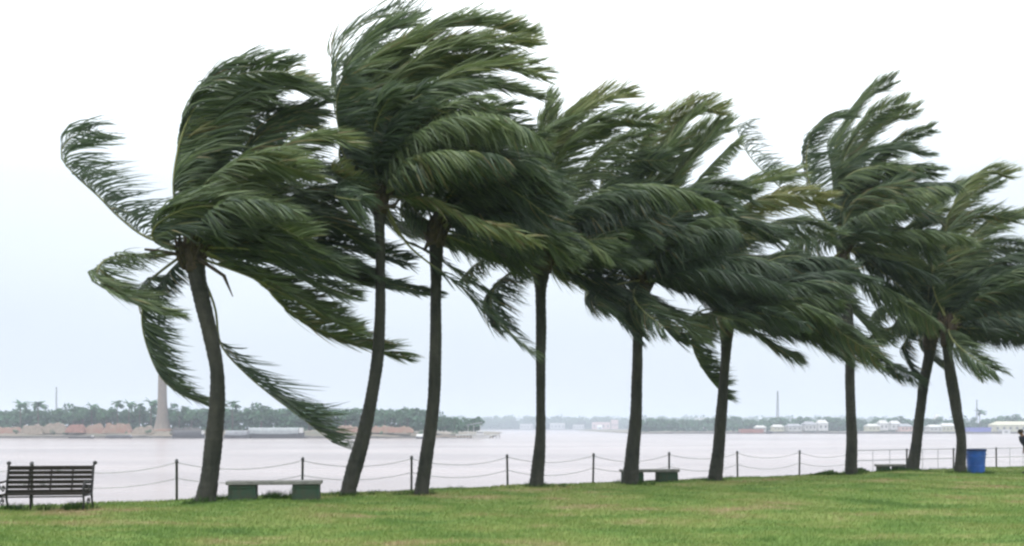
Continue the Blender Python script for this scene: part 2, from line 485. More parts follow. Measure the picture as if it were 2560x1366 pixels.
def frond_mesh(path, Lmax=0.95, wind=(1, 0, 0), n=None, tint0=0.4, seed=0, start=0.12, spread=1.0, rib=0.030, gaps=0.0, lw=0.0170, twist=0.0, stiff=1.0):
    """a blown coconut frond: midrib tube and two rows of leaflets streaming downwind"""
    r = np.random.default_rng(seed)
    C = catmull(path, 28)
    seglen = np.linalg.norm(np.diff(C, axis=0), axis=1).sum()
    if n is None: n = int(seglen * 56)
    T = nrm(np.gradient(C, axis=0))
    # leaflets
    t = start + (1 - start) * (np.arange(n) + r.uniform(-0.4, 0.4, n)) / n
    t = np.clip(t, 0, 0.999)
    pos = np.stack([np.interp(t * 27, np.arange(28), C[:, k]) for k in range(3)], -1)
    tan = nrm(np.stack([np.interp(t * 27, np.arange(28), T[:, k]) for k in range(3)], -1))
    W = nrm(np.asarray(wind, float))
    upv = np.array([0, 0, 1.0])
    upn = nrm(upv - (tan @ upv)[:, None] * tan + 0.25 * W)
    sidev = nrm(np.cross(tan, upn))
    tw_ = twist * (0.4 + 0.6 * t)[:, None]
    sidev, upn = sidev * np.cos(tw_) + upn * np.sin(tw_), upn * np.cos(tw_) - sidev * np.sin(tw_)
    K = 5
    Vs, Fs, As = [], [], []
    ph = r.uniform(0, 6.28, 4)
    dryf = 0.01 if r.uniform() < 0.8 else r.uniform(0.04, 0.14)
    base = 0
    for sgn in (-1, 1):
        keep = r.uniform(0, 1, n) > gaps
        tt, p, tg, sd_, un = t[keep], pos[keep], tan[keep], sidev[keep], upn[keep]
        m = len(tt)
        x = (tt - start) / (1 - start)
        L = Lmax * 1.26 * (0.50 + 0.5 * np.clip(x / 0.3, 0, 1)) * (1 - 0.52 * np.clip((x - 0.55) / 0.45, 0, 1) ** 1.4) * r.uniform(0.78, 1.12, m)
        wob = 0.20 * np.sin(tt * 9 + ph[0] + sgn) + 0.14 * np.sin(tt * 23 + ph[1] + 2 * sgn) + 0.10 * np.sin(tt * 55 + ph[2])
        jit = r.normal(0, 0.12, (m, 3))
        gid = (np.arange(len(t))[keep] // r.integers(5, 9)) % 64
        gof = r.normal(0, 1, (64, 3))[gid]
        jit = jit * 0.7 + gof * np.array([0.05, 0.10, 0.13])
        L = L * (1 + 0.07 * gof[:, 0])
        wl_ = nrm(W[None] + jit + np.stack([np.zeros(m), wob * 0.7 + sgn * 0.10, wob * spread * 0.9], -1) + 0.06 * tg + np.array([0, 0, 0.06]))
        d0 = nrm(tg * 0.55 + sd_ * sgn * 0.85 + un * 0.22 + r.normal(0, 0.08, (m, 3)))
        tw = r.normal(0, 0.5, m)
        cur = p + sd_ * (sgn * 0.012)
        pts = [cur]; dirs = []
        lf = r.normal(0, 0.10, (m, 3))
        for k in range(K):
            s = ((k + 0.6) / K) ** 0.62
            d = nrm(d0 * (1 - s * 0.95) * stiff + wl_ * s * 1.25 + lf * s + np.array([0, 0, -0.06 * s * s]))
            dirs.append(d); cur = cur + d * (L / K)[:, None]; pts.append(cur)
        dirs.append(dirs[-1])
        ref = nrm(tg + 0.35 * un + 0.25 * r.normal(0, 1, (m, 3)))
        wf = [0.45, 1.0, 0.98, 0.8, 0.5, 0.06]
        rows = []
        for k in range(K + 1):
            d = dirs[k]
            wd = nrm(ref - np.sum(ref * d, -1, keepdims=True) * d)
            nb = np.cross(d, wd)
            wd = wd * np.cos(tw)[:, None] + nb * np.sin(tw)[:, None]
            hw = lw * wf[k]
            rows += [pts[k] - wd * hw, pts[k] + wd * hw]
        V = np.stack(rows, 1).reshape(-1, 3)
        b = np.arange(m)[:, None] * (2 * (K + 1)) + base
        for k in range(K):
            Fs.append(b + np.array([[2 * k, 2 * k + 1, 2 * k + 3, 2 * k + 2]]))
        base += len(V)
        Vs.append(V)
        tv = tint0 + r.normal(0, 0.10, m) + 0.10 * wob + 0.10 * (x - 0.5)
        tv = np.where(r.uniform(0, 1, m) < dryf, 0.97, np.clip(tv, 0, 0.93))
        As.append(np.repeat(tv, 2 * (K + 1)))
    V = np.vstack(Vs); Fq = np.vstack(Fs); A = np.concatenate(As)
    # midrib
    mb = MB()
    rr = rib * np.linspace(1, 0.0, 28) ** 0.8 + 0.005
    rr[:3] *= np.array([1.7, 1.35, 1.1])
    mb.tube(C, rr, n=5)
    nb_ = len(mb.v)
    rv = np.array(mb.v)
    quads = [q for q in mb.f if len(q) == 4]
    V2 = np.vstack([V, rv]); F2 = np.vstack([Fq, np.array(quads) + len(V)])
    me = quad_mesh('frond', V2, F2, [M['leaf'], M['rib']], attr=np.r_[A, np.full(nb_, 0.5)])
    mi = np.zeros(len(F2), np.int32); mi[len(Fq):] = 1
    me.polygons.foreach_set('material_index', mi)
    return me

def trunk_mesh(rows, Y, origin, seed):
    """rows: (y, x_left, x_right) in the photograph, base first"""
    r = np.random.default_rng(seed)
    P = []
    for (y, xl, xr) in rows:
        c = px((xl + xr) / 2, y, Y)
        P.append((c.x, Y, c.z, (xr - xl) / 2 / F * Y))
    P = np.array(P)
    h = P[-1, 2] - P[0, 2]
    n = int(h / 0.045)
    C = catmull(P, n)
    nS = 16
    V = []
    ph = r.uniform(0, 6.28, 8)
    ang = np.arange(nS) / nS * 2 * np.pi
    ringt = 0
    for i in range(n):
        zz = C[i, 2] - C[0, 2]
        ringt += r.uniform(0.6, 1.4) * 0.36
        ring = (ringt % 1.0)
        rad = C[i, 3] * 0.90 * (0.95 + 0.085 * (1 - ring)) 
        flare = 1 + 0.16 * math.exp(-zz / 0.16) + 0.03 * math.sin(zz * 2.1 + ph[3]) * math.sin(zz * 0.9 + ph[4])
        lump = 1 + 0.035 * np.sin(ang * 2 + ph[0] + zz * 1.5) + 0.03 * np.sin(ang * 5 + ph[1] + zz * 4) + 0.09 * math.exp(-zz / 0.3) * np.sin(ang * 6 + ph[2]) + r.normal(0, 0.012, nS)
        R = rad * flare * lump
        V.append(np.stack([C[i, 0] + R * np.cos(ang) - origin[0], C[i, 1] + R * np.sin(ang) - origin[1], np.full(nS, C[i, 2] - origin[2])], -1))
    V = np.vstack(V)
    b = np.arange(nS); b2 = (b + 1) % nS
    Fq = np.vstack([np.stack([i * nS + b, i * nS + b2, (i + 1) * nS + b2, (i + 1) * nS + b], -1) for i in range(n - 1)])
    return quad_mesh('trunk', V, Fq, M['trunk'], smooth=True)

def wind_at(y, cy, extra=0.0):
    """direction in which leaflets stream: up over the top of a crown, down below it"""
    a = max(-24, min(26, (cy - 60 - y) / 420.0 * 27)) + extra
    return a

def physics_path(base, az, el, L, kw, r, kg=0.20):
    """midrib of a frond that leaves the crown at az, el and is bent over downwind"""
    d = np.array([math.cos(az) * math.cos(el), math.sin(az) * math.cos(el), math.sin(el)])
    p = np.array(base, float); pts = [p.copy()]
    N_ = 14
    Wd = nrm(np.array([1.0, r.uniform(-0.25, 0.25), r.uniform(-0.15, 0.20)]))
    for i in range(N_):
        t = (i + 1) / N_
        p = p + d * (L / N_); pts.append(p.copy())
        d = nrm(d + (L / N_) * (kw * (0.25 + 1.3 * t) * Wd + np.array([0, 0, -kg * t])))
    return np.array(pts)

GROUP = 'wind-blown coconut palms along the lawn edge'
def palm(yb, rows, crown, fronds, label, seed, fill=12, tint=0.4, size=4.2, extras=(), droop=1.0, arch=4):
    Y = CAMZ * F / (yb - HOR)
    r = np.random.default_rng(seed)
    x0 = (rows[0][1] + rows[0][2]) / 2
    base = px(x0, yb, Y)
    g = gz(base.x, base.y)
    org = np.array([base.x, base.y, g])
    root = thing('coconut_palm', tuple(org), label, 'palm tree', GROUP)
    rows = [(yb + 26, rows[0][1] - 2, rows[0][2] + 2)] + list(rows)
    link('trunk', trunk_mesh(rows, Y, org, seed), root)
    c = np.array(px(crown[0], crown[1], Y))
    # fibrous sheath the stalks grow from
    mb = MB()
    top = rows[-1]; tw = (top[2] - top[1]) / 2 / F * Y
    tc = np.array(px((top[1] + top[2]) / 2, top[0], Y))
    pts = [tc - org + np.array([0, 0, -0.25]), tc - org, (tc * 0.5 + c * 0.5) - org, c - org + np.array([0.02, 0, 0.15]), c - org + np.array([0.05, 0, 0.45])]
    mb.tube([Vector(p) for p in catmull(pts, 12)], [tw * k for k in (0.8, 0.86, 0.9, 0.95, 1.0, 1.0, 0.95, 0.9, 0.8, 0.65, 0.45, 0.2)], n=14)
    for k in range(16):
        a = r.uniform(0, 6.28); z0 = r.uniform(-0.25, 0.25)
        o_ = np.array([math.cos(a), math.sin(a), 0])
        q = c - org + np.array([0, 0, z0])
        mb.tube([Vector(q + o_ * tw * 0.6 + np.array([0, 0, -0.22])), Vector(q + o_ * tw * 1.15), Vector(q + o_ * (tw * 1.3 + 0.08) + np.array([0.05, 0, 0.28]))], [0.05, 0.042, 0.026], n=5)
    mb.build('fibre_sheath', M['fibre'], root, smooth=True)
    sid = seed * 1000
    def put(path, **kw):
        nonlocal sid
        sid += 1
        me = frond_mesh(np.asarray(path) - org, seed=sid, **kw)
        link('frond', me, root)
    for f in fronds:
        P_, o = f[0], (f[1] if len(f) > 1 else {})
        dy = o.get('dy', r.uniform(-1.3, 1.3))
        n_ = len(P_)
        path = []
        for i, (x, y) in enumerate(P_):
            t = i / (n_ - 1)
            Yd = Y + dy * t ** 0.9
            path.append(px(x, y, Yd))
        path[0] = Vector(c + r.normal(0, 0.07, 3)) if o.get('root', True) else path[0]
        my = sum(p[1] for p in P_[1:]) / (n_ - 1)
        wa = o.get('wa', wind_at(my, crown[1]))
        if wa < -7: wa = wa * (1 + 0.45 * droop) - 5 * droop
        elif wa > 8: wa += 6 * droop
        a = math.radians(wa + r.normal(0, 3))
        Wd = (math.cos(a), o.get('wy', r.uniform(-0.22, 0.22)), math.sin(a))
        put([tuple(p) for p in path], Lmax=o.get('L', 0.95), wind=Wd, tint0=o.get('c', tint) * 0.95 + 0.05 + r.normal(0, 0.05) + r.normal(0, 0.05) + max(-0.06, min(0.16, (crown[1] - my - 120) / 1400)), gaps=o.get('g', 0.05),
            start=o.get('s', 0.13), spread=o.get('sp', 1.0), n=o.get('n'), twist=o.get('tw', r.choice([-1, 1]) * r.uniform(0.3, 1.1)))
    for k in range(fill):
        az = r.uniform(-2.6, 2.6)
        el = math.radians(r.uniform(-25, 80))
        L = size * r.uniform(0.55, 0.88)
        path = physics_path(c + r.normal(0, 0.06, 3), az, el, L, r.uniform(0.42, 0.75), r)
        up = (path[-1][2] - c[2]) / L
        a = math.radians(-26 + 48 * max(-0.3, up) + r.normal(0, 9))
        put(path, Lmax=0.88, wind=(math.cos(a), r.uniform(-0.35, 0.35), math.sin(a)), tint0=tint + r.normal(0.0, 0.13), gaps=0.05, twist=r.normal(0, 0.5))
    for k in range(arch):
        az = r.uniform(-1.1, 0.9)
        L = size * r.uniform(0.65, 0.95)
        path = physics_path(c + r.normal(0, 0.06, 3), az, math.radians(r.uniform(5, 62)), L, r.uniform(0.3, 0.5), r, 0.45)
        a = math.radians(-52 + r.normal(0, 12))
        put(path, Lmax=0.90, wind=(math.cos(a), r.uniform(-0.3, 0.3), math.sin(a)), tint0=tint + r.normal(0.02, 0.12), gaps=0.05, twist=0.0)
    for (pts, rad) in extras:
        mb = MB(); mb.tube([Vector(np.array(px(x, y, Y - 0.2)) - org) for x, y in pts], rad, n=6)
        mb.build('dry_stalk', M['dry'], root)
    weeds(org[0], org[1], 0.34, 150, 0.15)
    for q in range(7):
        aa = r.uniform(0, 6.28); rr_ = r.uniform(0.15, 0.75)
        weeds(org[0] + rr_ * math.cos(aa), org[1] + rr_ * math.sin(aa) * 0.7, r.uniform(0.08, 0.22), 45, r.uniform(0.07, 0.19))
    return root, org

# leftmost palm
palm(1253, [(1252, 484, 543), (1235, 490, 542), (1180, 502, 549), (1100, 510, 560), (1000, 521, 565), (930, 524, 562), (860, 509, 551), (800, 496, 538), (700, 471, 517), (655, 461, 515)],
  (478, 625), [
  ([(455, 640), (370, 595), (300, 545), (245, 490), (185, 435), (152, 388), (178, 345), (245, 325)], dict(wa=-6, L=1.1, g=0.1, c=0.30, dy=-0.8, s=0.12, n=120, wy=0.05)),
  ([(450, 655), (390, 640), (330, 637), (265, 650), (243, 685), (275, 728), (340, 758), (430, 785)], dict(wa=-8, L=0.85, dy=-1.0, c=0.62, s=0.16, wy=0.1, tw=0)),
  ([(440, 660), (400, 680), (368, 715), (355, 790), (366, 860), (400, 940), (450, 985), (525, 1015)], dict(wa=-10, L=0.85, dy=0.9, c=0.5, s=0.22, g=0.2, tw=0)),
  ([(500, 680), (535, 760), (552, 860), (610, 930), (680, 990), (760, 1050), (835, 1110)], dict(wa=-9, L=1.2, dy=1.4, c=0.30, s=0.38, g=0.2, n=125, tw=0)),
  ([(520, 660), (640, 700), (720, 775), (800, 825), (900, 862), (1015, 895)], dict(wa=-6, L=0.85, dy=2.1, c=0.62, tw=0.6)),
  ([(520, 655), (630, 680), (740, 740), (820, 790), (890, 835)], dict(wa=-10, L=0.7, dy=0.5, c=0.7, tw=-0.5)),
  ([(520, 650), (650, 640), (800, 670), (950, 705), (1090, 738)], dict(wa=-14, c=0.35, dy=2.3, L=0.6)),
  ([(500, 640), (640, 600), (800, 600), (920, 625), (1020, 655)], dict(wa=-14, c=0.35, dy=2.2, L=0.7)),
  ([(470, 620), (436, 500), (440, 400), (470, 300), (530, 215), (620, 182), (720, 180)], dict(wa=-2, L=1.15, dy=-0.5, c=0.42, g=0.0)),
  ([(470, 600), (450, 490), (455, 390), (500, 290), (580, 228), (680, 205), (760, 222)], dict(wa=-3, L=1.15, dy=0.8, c=0.55, g=0.0)),
  ([(470, 600), (470, 470), (500, 370), (570, 270), (680, 215), (800, 240)], dict(wa=-2, L=1.1, dy=0.2, c=0.30)),
  ([(470, 600), (460, 520), (490, 420), (560, 330), (660, 290), (780, 290)], dict(wa=-6, L=1.1, dy=1.2, c=0.28)),
  ([(470, 620), (482, 510), (575, 430), (660, 405), (760, 430)], dict(wa=-14, L=0.95, dy=-1.5, c=0.62, s=0.25)),
  ([(470, 640), (405, 615), (380, 580), (430, 535), (520, 515), (640, 540), (760, 600)], dict(wa=-5, L=1.05, dy=-1.3, c=0.55, g=0.0)),
  ([(470, 640), (420, 610), (400, 585), (460, 560), (580, 560), (720, 590)], dict(wa=-8, L=1.0, dy=-0.9, c=0.3, g=0.0)),
  ([(470, 630), (520, 540), (640, 490), (780, 500), (860, 530)], dict(wa=-12, c=0.5, dy=1.2)),
  ([(480, 620), (560, 480), (640, 350), (720, 290), (800, 270)], dict(wa=-4, c=0.3)),
  ([(480, 620), (580, 500), (700, 380), (800, 340), (865, 360)], dict(wa=-10, c=0.62)),
  ([(490, 630), (620, 560), (760, 540), (860, 570), (930, 600)], dict(wa=-16, c=0.45, dy=2.0, L=0.8)),
  ([(490, 630), (600, 600), (740, 640), (840, 680), (910, 705)], dict(wa=-18, c=0.5, dy=1.6, L=0.8)),
  ([(500, 640), (590, 560), (700, 530), (820, 560), (910, 610)], dict(wa=-18, c=0.45, dy=0.6, L=0.9)),
  ([(500, 645), (610, 620), (720, 610), (830, 640), (930, 690)], dict(wa=-16, c=0.4, dy=1.2, L=0.85)),
  ([(500, 645), (600, 640), (700, 660), (800, 710), (880, 740)], dict(wa=-14, c=0.35, dy=0.2, L=0.8)),
  ([(500, 630), (560, 520), (650, 440), (760, 420), (850, 450)], dict(wa=-20, c=0.3, dy=1.3, L=0.95)),
  ([(500, 630), (600, 560), (720, 500), (830, 470), (910, 490)], dict(wa=-18, c=0.4, dy=1.6, L=0.8)),
  ([(520, 660), (620, 690), (700, 730), (790, 780), (880, 830)], dict(wa=0, c=0.6, dy=0.9, L=0.8)),
  ([(440, 670), (415, 690), (390, 740)], dict(wa=-30, L=0.5, c=0.2, dy=0.3)),
  ], 'leftmost palm, S-bent trunk, with single fronds whipped out to its left', 11, fill=5, tint=0.42, droop=0.1, arch=1,
  extras=[([(500, 650), (560, 690), (582, 742)], [0.05, 0.045, 0.01]), ([(462, 640), (400, 628), (362, 624)], [0.05, 0.04, 0.03])])

# tallest palm
palm(1243, [(1242, 846, 889), (1150, 868, 916), (1070, 893, 934), (980, 914, 948), (880, 929, 962), (760, 936, 965), (640, 937, 965), (560, 934, 964), (510, 925, 972)],
  (950, 485), [
  ([(945, 480), (870, 400), (845, 280), (838, 160), (880, 75), (960, 38), (1060, 30)], dict(wa=24, L=1.05, g=0.22, c=0.26, n=105, dy=1.0)),
  ([(945, 480), (880, 390), (850, 270), (865, 170), (930, 110), (1030, 90)], dict(wa=22, L=1.0, g=0.25, c=0.25, dy=1.5, n=90)),
  ([(950, 470), (870, 340), (870, 250), (930, 190), (1030, 170), (1130, 200)], dict(wa=2, c=0.5, L=1.05)),
  ([(948, 475), (875, 360), (852, 230), (880, 140), (950, 80), (1020, 60)], dict(wa=18, L=1.15, g=0.1, c=0.35, dy=0.3)),
  ([(948, 475), (890, 350), (880, 230), (930, 150), (1020, 110), (1100, 110)], dict(wa=14, L=1.0, g=0.05, c=0.5, dy=-0.5)),
  ([(950, 470), (900, 300), (980, 150), (1080, 80), (1200, 65), (1320, 95)], dict(wa=12, c=0.55, L=1.0)),
  ([(955, 460), (960, 280), (1060, 150), (1180, 105), (1320, 115)], dict(wa=6, c=0.62, L=1.0)),
  ([(955, 460), (930, 310), (1010, 200), (1120, 140), (1250, 140)], dict(wa=4, c=0.45, L=1.1)),
  ([(960, 460), (1000, 300), (1100, 200), (1230, 160), (1350, 185)], dict(wa=0, c=0.55)),
  ([(960, 460), (990, 340), (1080, 250), (1210, 215), (1340, 245)], dict(wa=-4, c=0.6)),
  ([(960, 460), (1020, 350), (1120, 290), (1230, 288), (1330, 330)], dict(wa=-50, wy=-0.1, c=0.5, dy=-2.0, L=1.1, tw=0)),
  ([(950, 470), (900, 380), (900, 290), (960, 240), (1060, 250)], dict(wa=-12, c=0.35, dy=-1.2, L=1.1)),
  ([(950, 470), (880, 420), (850, 350), (870, 290), (940, 270)], dict(wa=-14, c=0.3, L=1.0)),
  ([(950, 480), (900, 450), (850, 400), (862, 350), (930, 340)], dict(wa=-12, c=0.2, L=0.9, dy=0.8)),
  ([(970, 465), (1060, 400), (1180, 380), (1290, 420), (1390, 500)], dict(wa=-22, c=0.4)),
  ([(960, 465), (1040, 440), (1150, 430), (1270, 470), (1370, 540)], dict(wa=-24, c=0.35, dy=-1.0)),
  ([(975, 470), (1060, 500), (1150, 540), (1240, 570), (1330, 600)], dict(wa=-28, c=0.8, dy=-1.9, L=0.75, tw=0)),
  ([(960, 470), (1080, 450), (1220, 490), (1340, 560), (1440, 620)], dict(wa=-20, c=0.3)),
  ([(955, 500), (1010, 600), (1075, 660), (1150, 715), (1240, 800), (1340, 885)], dict(wa=-33, c=0.35, dy=1.0, L=0.75, g=0.3, s=0.35, n=70)),
  ([(950, 490), (1000, 590), (1060, 625), (1130, 670), (1240, 745)], dict(wa=-25, c=0.25, dy=1.5, L=0.55, g=0.4, s=0.3, n=60)),
  ([(960, 460), (960, 360), (1010, 270), (1100, 210), (1210, 200)], dict(wa=-10, c=0.4, dy=-1.0)),
  ([(960, 460), (1000, 380), (1080, 330), (1180, 320), (1290, 370)], dict(wa=-20, c=0.3, dy=1.3)),
  ([(940, 480), (890, 465), (850, 440), (830, 425)], dict(wa=20, c=0.9, L=0.45)),
  ], 'tallest palm of the row, crown highest in the picture, trunk leaning right', 22, fill=10, tint=0.42, droop=0.8,
  extras=[([(950, 520), (985, 515), (998, 500)], [0.05, 0.05, 0.02]), ([(940, 505), (915, 512), (900, 500)], [0.05, 0.05, 0.03])])

# third: slim trunk just right of the tall one
palm(1236, [(1235, 1032, 1075), (1150, 1045, 1084), (1060, 1060, 1096), (950, 1070, 1104), (800, 1073, 1106), (700, 1074, 1106), (610, 1070, 1112), (590, 1064, 1116)],
  (1090, 575), [
  ([(1080, 580), (1050, 540), (1020, 500), (1010, 470), (1050, 450)], dict(wa=-60, L=0.7, c=0.4)),
  ([(1090, 580), (1120, 500), (1200, 440), (1300, 430), (1400, 470)], dict(wa=-18, c=0.35)),
  ([(1090, 580), (1160, 540), (1260, 545), (1350, 590), (1420, 640)], dict(wa=-25, c=0.45)),
  ([(1095, 585), (1170, 560), (1250, 575), (1330, 615)], dict(wa=-40, c=0.35, L=0.8)),
  ([(1095, 590), (1160, 590), (1230, 610), (1300, 622)], dict(wa=-25, c=0.3, L=0.45, g=0.3)),
  ([(1090, 580), (1090, 470), (1150, 380), (1250, 330), (1350, 350)], dict(wa=-4, c=0.4)),
  ([(1090, 580), (1060, 460), (1100, 350), (1180, 290), (1280, 270)], dict(wa=0, c=0.35)),
  ([(1090, 580), (1140, 470), (1230, 400), (1340, 390)], dict(wa=-14, c=0.3)),
  ([(1090, 580), (1040, 560), (1000, 530), (1020, 505), (1080, 500)], dict(wa=-35, c=0.45, L=0.7)),
  ], 'slim palm close behind and right of the tallest one, crown tucked under its fronds', 33, fill=7, tint=0.32, size=3.6,
  extras=[([(1085, 600), (1068, 612), (1060, 628)], [0.05, 0.06, 0.03])])

# fourth
palm(1221, [(1220, 1321, 1360), (1150, 1330, 1364), (1060, 1338, 1366), (960, 1338, 1365), (850, 1338, 1367), (740, 1337, 1367), (690, 1328, 1376), (660, 1320, 1385)],
  (1352, 640), [
  ([(1340, 690), (1295, 655), (1240, 642), (1190, 660), (1150, 700)], dict(wa=-25, L=0.5, c=0.5, s=0.5, n=50, dy=-0.6, tw=0)),
  ([(1370, 690), (1430, 675), (1500, 715), (1560, 760), (1610, 800)], dict(wa=-26, L=0.85, c=0.2, dy=0.8)),
  ([(1370, 680), (1440, 690), (1500, 740), (1560, 800), (1600, 840)], dict(wa=-30, L=0.7, c=0.25, dy=0.3)),
  ([(1350, 650), (1345, 500), (1355, 370), (1375, 245)], dict(wa=40, L=0.8, c=0.45, g=0.1)),
  ([(1350, 640), (1330, 480), (1370, 350), (1470, 260), (1570, 235)], dict(wa=16, c=0.6)),
  ([(1355, 640), (1370, 470), (1440, 350), (1530, 300), (1630, 305)], dict(wa=6, c=0.5)),
  ([(1360, 640), (1420, 490), (1510, 380), (1620, 340)], dict(wa=2, c=0.4)),
  ([(1360, 645), (1440, 520), (1540, 470), (1660, 470), (1770, 505)], dict(wa=-34, c=0.62, dy=-1.8, tw=0)),
  ([(1365, 650), (1420, 580), (1500, 555), (1620, 590)], dict(wa=-20, c=0.3)),
  ([(1355, 650), (1270, 560), (1230, 510), (1320, 530), (1420, 575), (1510, 635)], dict(wa=-40, c=0.68, dy=-1.8, L=0.85, tw=0)),
  ([(1350, 650), (1280, 560), (1290, 480), (1370, 440), (1480, 450)], dict(wa=-10, c=0.4)),
  ([(1350, 650), (1290, 500), (1310, 400), (1400, 330), (1500, 330)], dict(wa=2, c=0.45)),
  ([(1350, 650), (1400, 560), (1480, 520), (1580, 530), (1680, 570)], dict(wa=-20, c=0.3)),
  ([(1340, 660), (1300, 600), (1240, 570), (1200, 565)], dict(wa=-45, c=0.4, L=0.7)),
  ], 'straight slim palm with clear stalk fork, single small frond arching left from its crown', 44, fill=11, tint=0.34, size=4.2, arch=6)

# fifth
palm(1211, [(1210, 1550, 1598), (1130, 1563, 1601), (1040, 1573, 1606), (940, 1577, 1608), (850, 1580, 1609), (770, 1584, 1613), (730, 1578, 1622)],
  (1602, 705), [
  ([(1600, 700), (1560, 560), (1590, 420), (1650, 320), (1740, 268), (1800, 280)], dict(wa=26, c=0.5, L=0.95)),
  ([(1600, 700), (1610, 540), (1660, 420), (1740, 340), (1820, 320)], dict(wa=24, c=0.45)),
  ([(1600, 700), (1590, 540), (1640, 410), (1700, 320), (1750, 275)], dict(wa=38, c=0.5, L=0.85)),
  ([(1600, 700), (1620, 560), (1680, 450), (1750, 370), (1800, 300)], dict(wa=32, c=0.4, L=0.85)),
  ([(1600, 700), (1560, 580), (1570, 480), (1620, 400), (1690, 370)], dict(wa=14, c=0.35, L=1.0)),
  ([(1600, 700), (1520, 640), (1470, 560), (1500, 500), (1590, 500)], dict(wa=-12, c=0.3, L=1.0)),
  ([(1600, 710), (1540, 660), (1490, 640), (1480, 690), (1530, 740)], dict(wa=-14, c=0.2, L=0.7)),
  ([(1610, 700), (1660, 580), (1730, 470), (1790, 400), (1850, 345)], dict(wa=-10, wy=0.3, c=0.6, L=0.6, g=0.1)),
  ([(1600, 700), (1530, 580), (1500, 470), (1560, 410), (1660, 400)], dict(wa=2, c=0.35)),
  ([(1600, 700), (1550, 620), (1500, 540), (1540, 480), (1640, 470)], dict(wa=-8, c=0.35)),
  ([(1610, 700), (1680, 600), (1760, 550), (1860, 560), (1950, 600)], dict(wa=-14, c=0.35)),
  ([(1610, 710), (1640, 760), (1700, 800), (1770, 850)], dict(wa=-18, c=0.55, L=0.8)),
  ([(1610, 720), (1630, 770), (1670, 830), (1720, 850)], dict(wa=-8, c=0.4, L=0.8)),
  ([(1600, 720), (1560, 690), (1510, 700), (1530, 760), (1580, 820)], dict(wa=-10, c=0.2, L=0.5)),
  ([(1600, 700), (1620, 600), (1700, 500), (1800, 470), (1880, 490)], dict(wa=-4, c=0.4)),
  ([(1600, 700), (1580, 600), (1620, 520), (1720, 490), (1820, 520)], dict(wa=-14, c=0.28, dy=-1.2)),
  ([(1605, 700), (1680, 640), (1780, 640), (1880, 690)], dict(wa=-20, c=0.22)),
  ([(1605, 710), (1680, 700), (1760, 730), (1840, 790)], dict(wa=-24, c=0.2)),
  ], 'palm whose foot stands in front of the far concrete bench, dense dark crown', 55, fill=11, tint=0.27, size=4.6, arch=11)

# sixth
palm(1202, [(1201, 1767, 1808), (1120, 1780, 1813), (1040, 1787, 1819), (950, 1796, 1823), (870, 1801, 1830), (825, 1797, 1836)],
  (1820, 785), [
  ([(1812, 790), (1760, 775), (1735, 800), (1733, 870), (1765, 935), (1815, 995)], dict(wa=-4, L=0.8, c=0.5, s=0.2, dy=0.8, g=0.12, tw=0)),
  ([(1840, 810), (1880, 830), (1930, 865), (1990, 888)], dict(wa=-30, L=0.9, c=0.35)),
  ([(1840, 800), (1940, 790), (2040, 840), (2130, 900)], dict(wa=-28, c=0.5)),
  ([(1820, 780), (1750, 640), (1780, 530), (1870, 460), (1990, 430)], dict(wa=4, c=0.6, L=1.0)),
  ([(1820, 780), (1790, 640), (1850, 540), (1960, 490), (2070, 500)], dict(wa=-6, c=0.58, dy=-1.2)),
  ([(1820, 780), (1800, 670), (1870, 590), (1980, 560), (2090, 590)], dict(wa=-12, c=0.5)),
  ([(1830, 780), (1880, 680), (1980, 640), (2090, 680)], dict(wa=-16, c=0.45)),
  ([(1830, 790), (1900, 720), (2010, 710), (2110, 760)], dict(wa=-20, c=0.4)),
  ([(1830, 790), (1920, 760), (2030, 790), (2130, 850), (2200, 900)], dict(wa=-26, c=0.5)),
  ([(1820, 780), (1750, 700), (1720, 620), (1770, 570), (1860, 560)], dict(wa=-12, c=0.3)),
  ([(1820, 785), (1770, 740), (1740, 700), (1780, 660), (1860, 660)], dict(wa=-18, c=0.28)),
  ], 'palm with one frond hanging straight down on the left of its trunk', 66, fill=12, tint=0.33, size=4.7, arch=10)

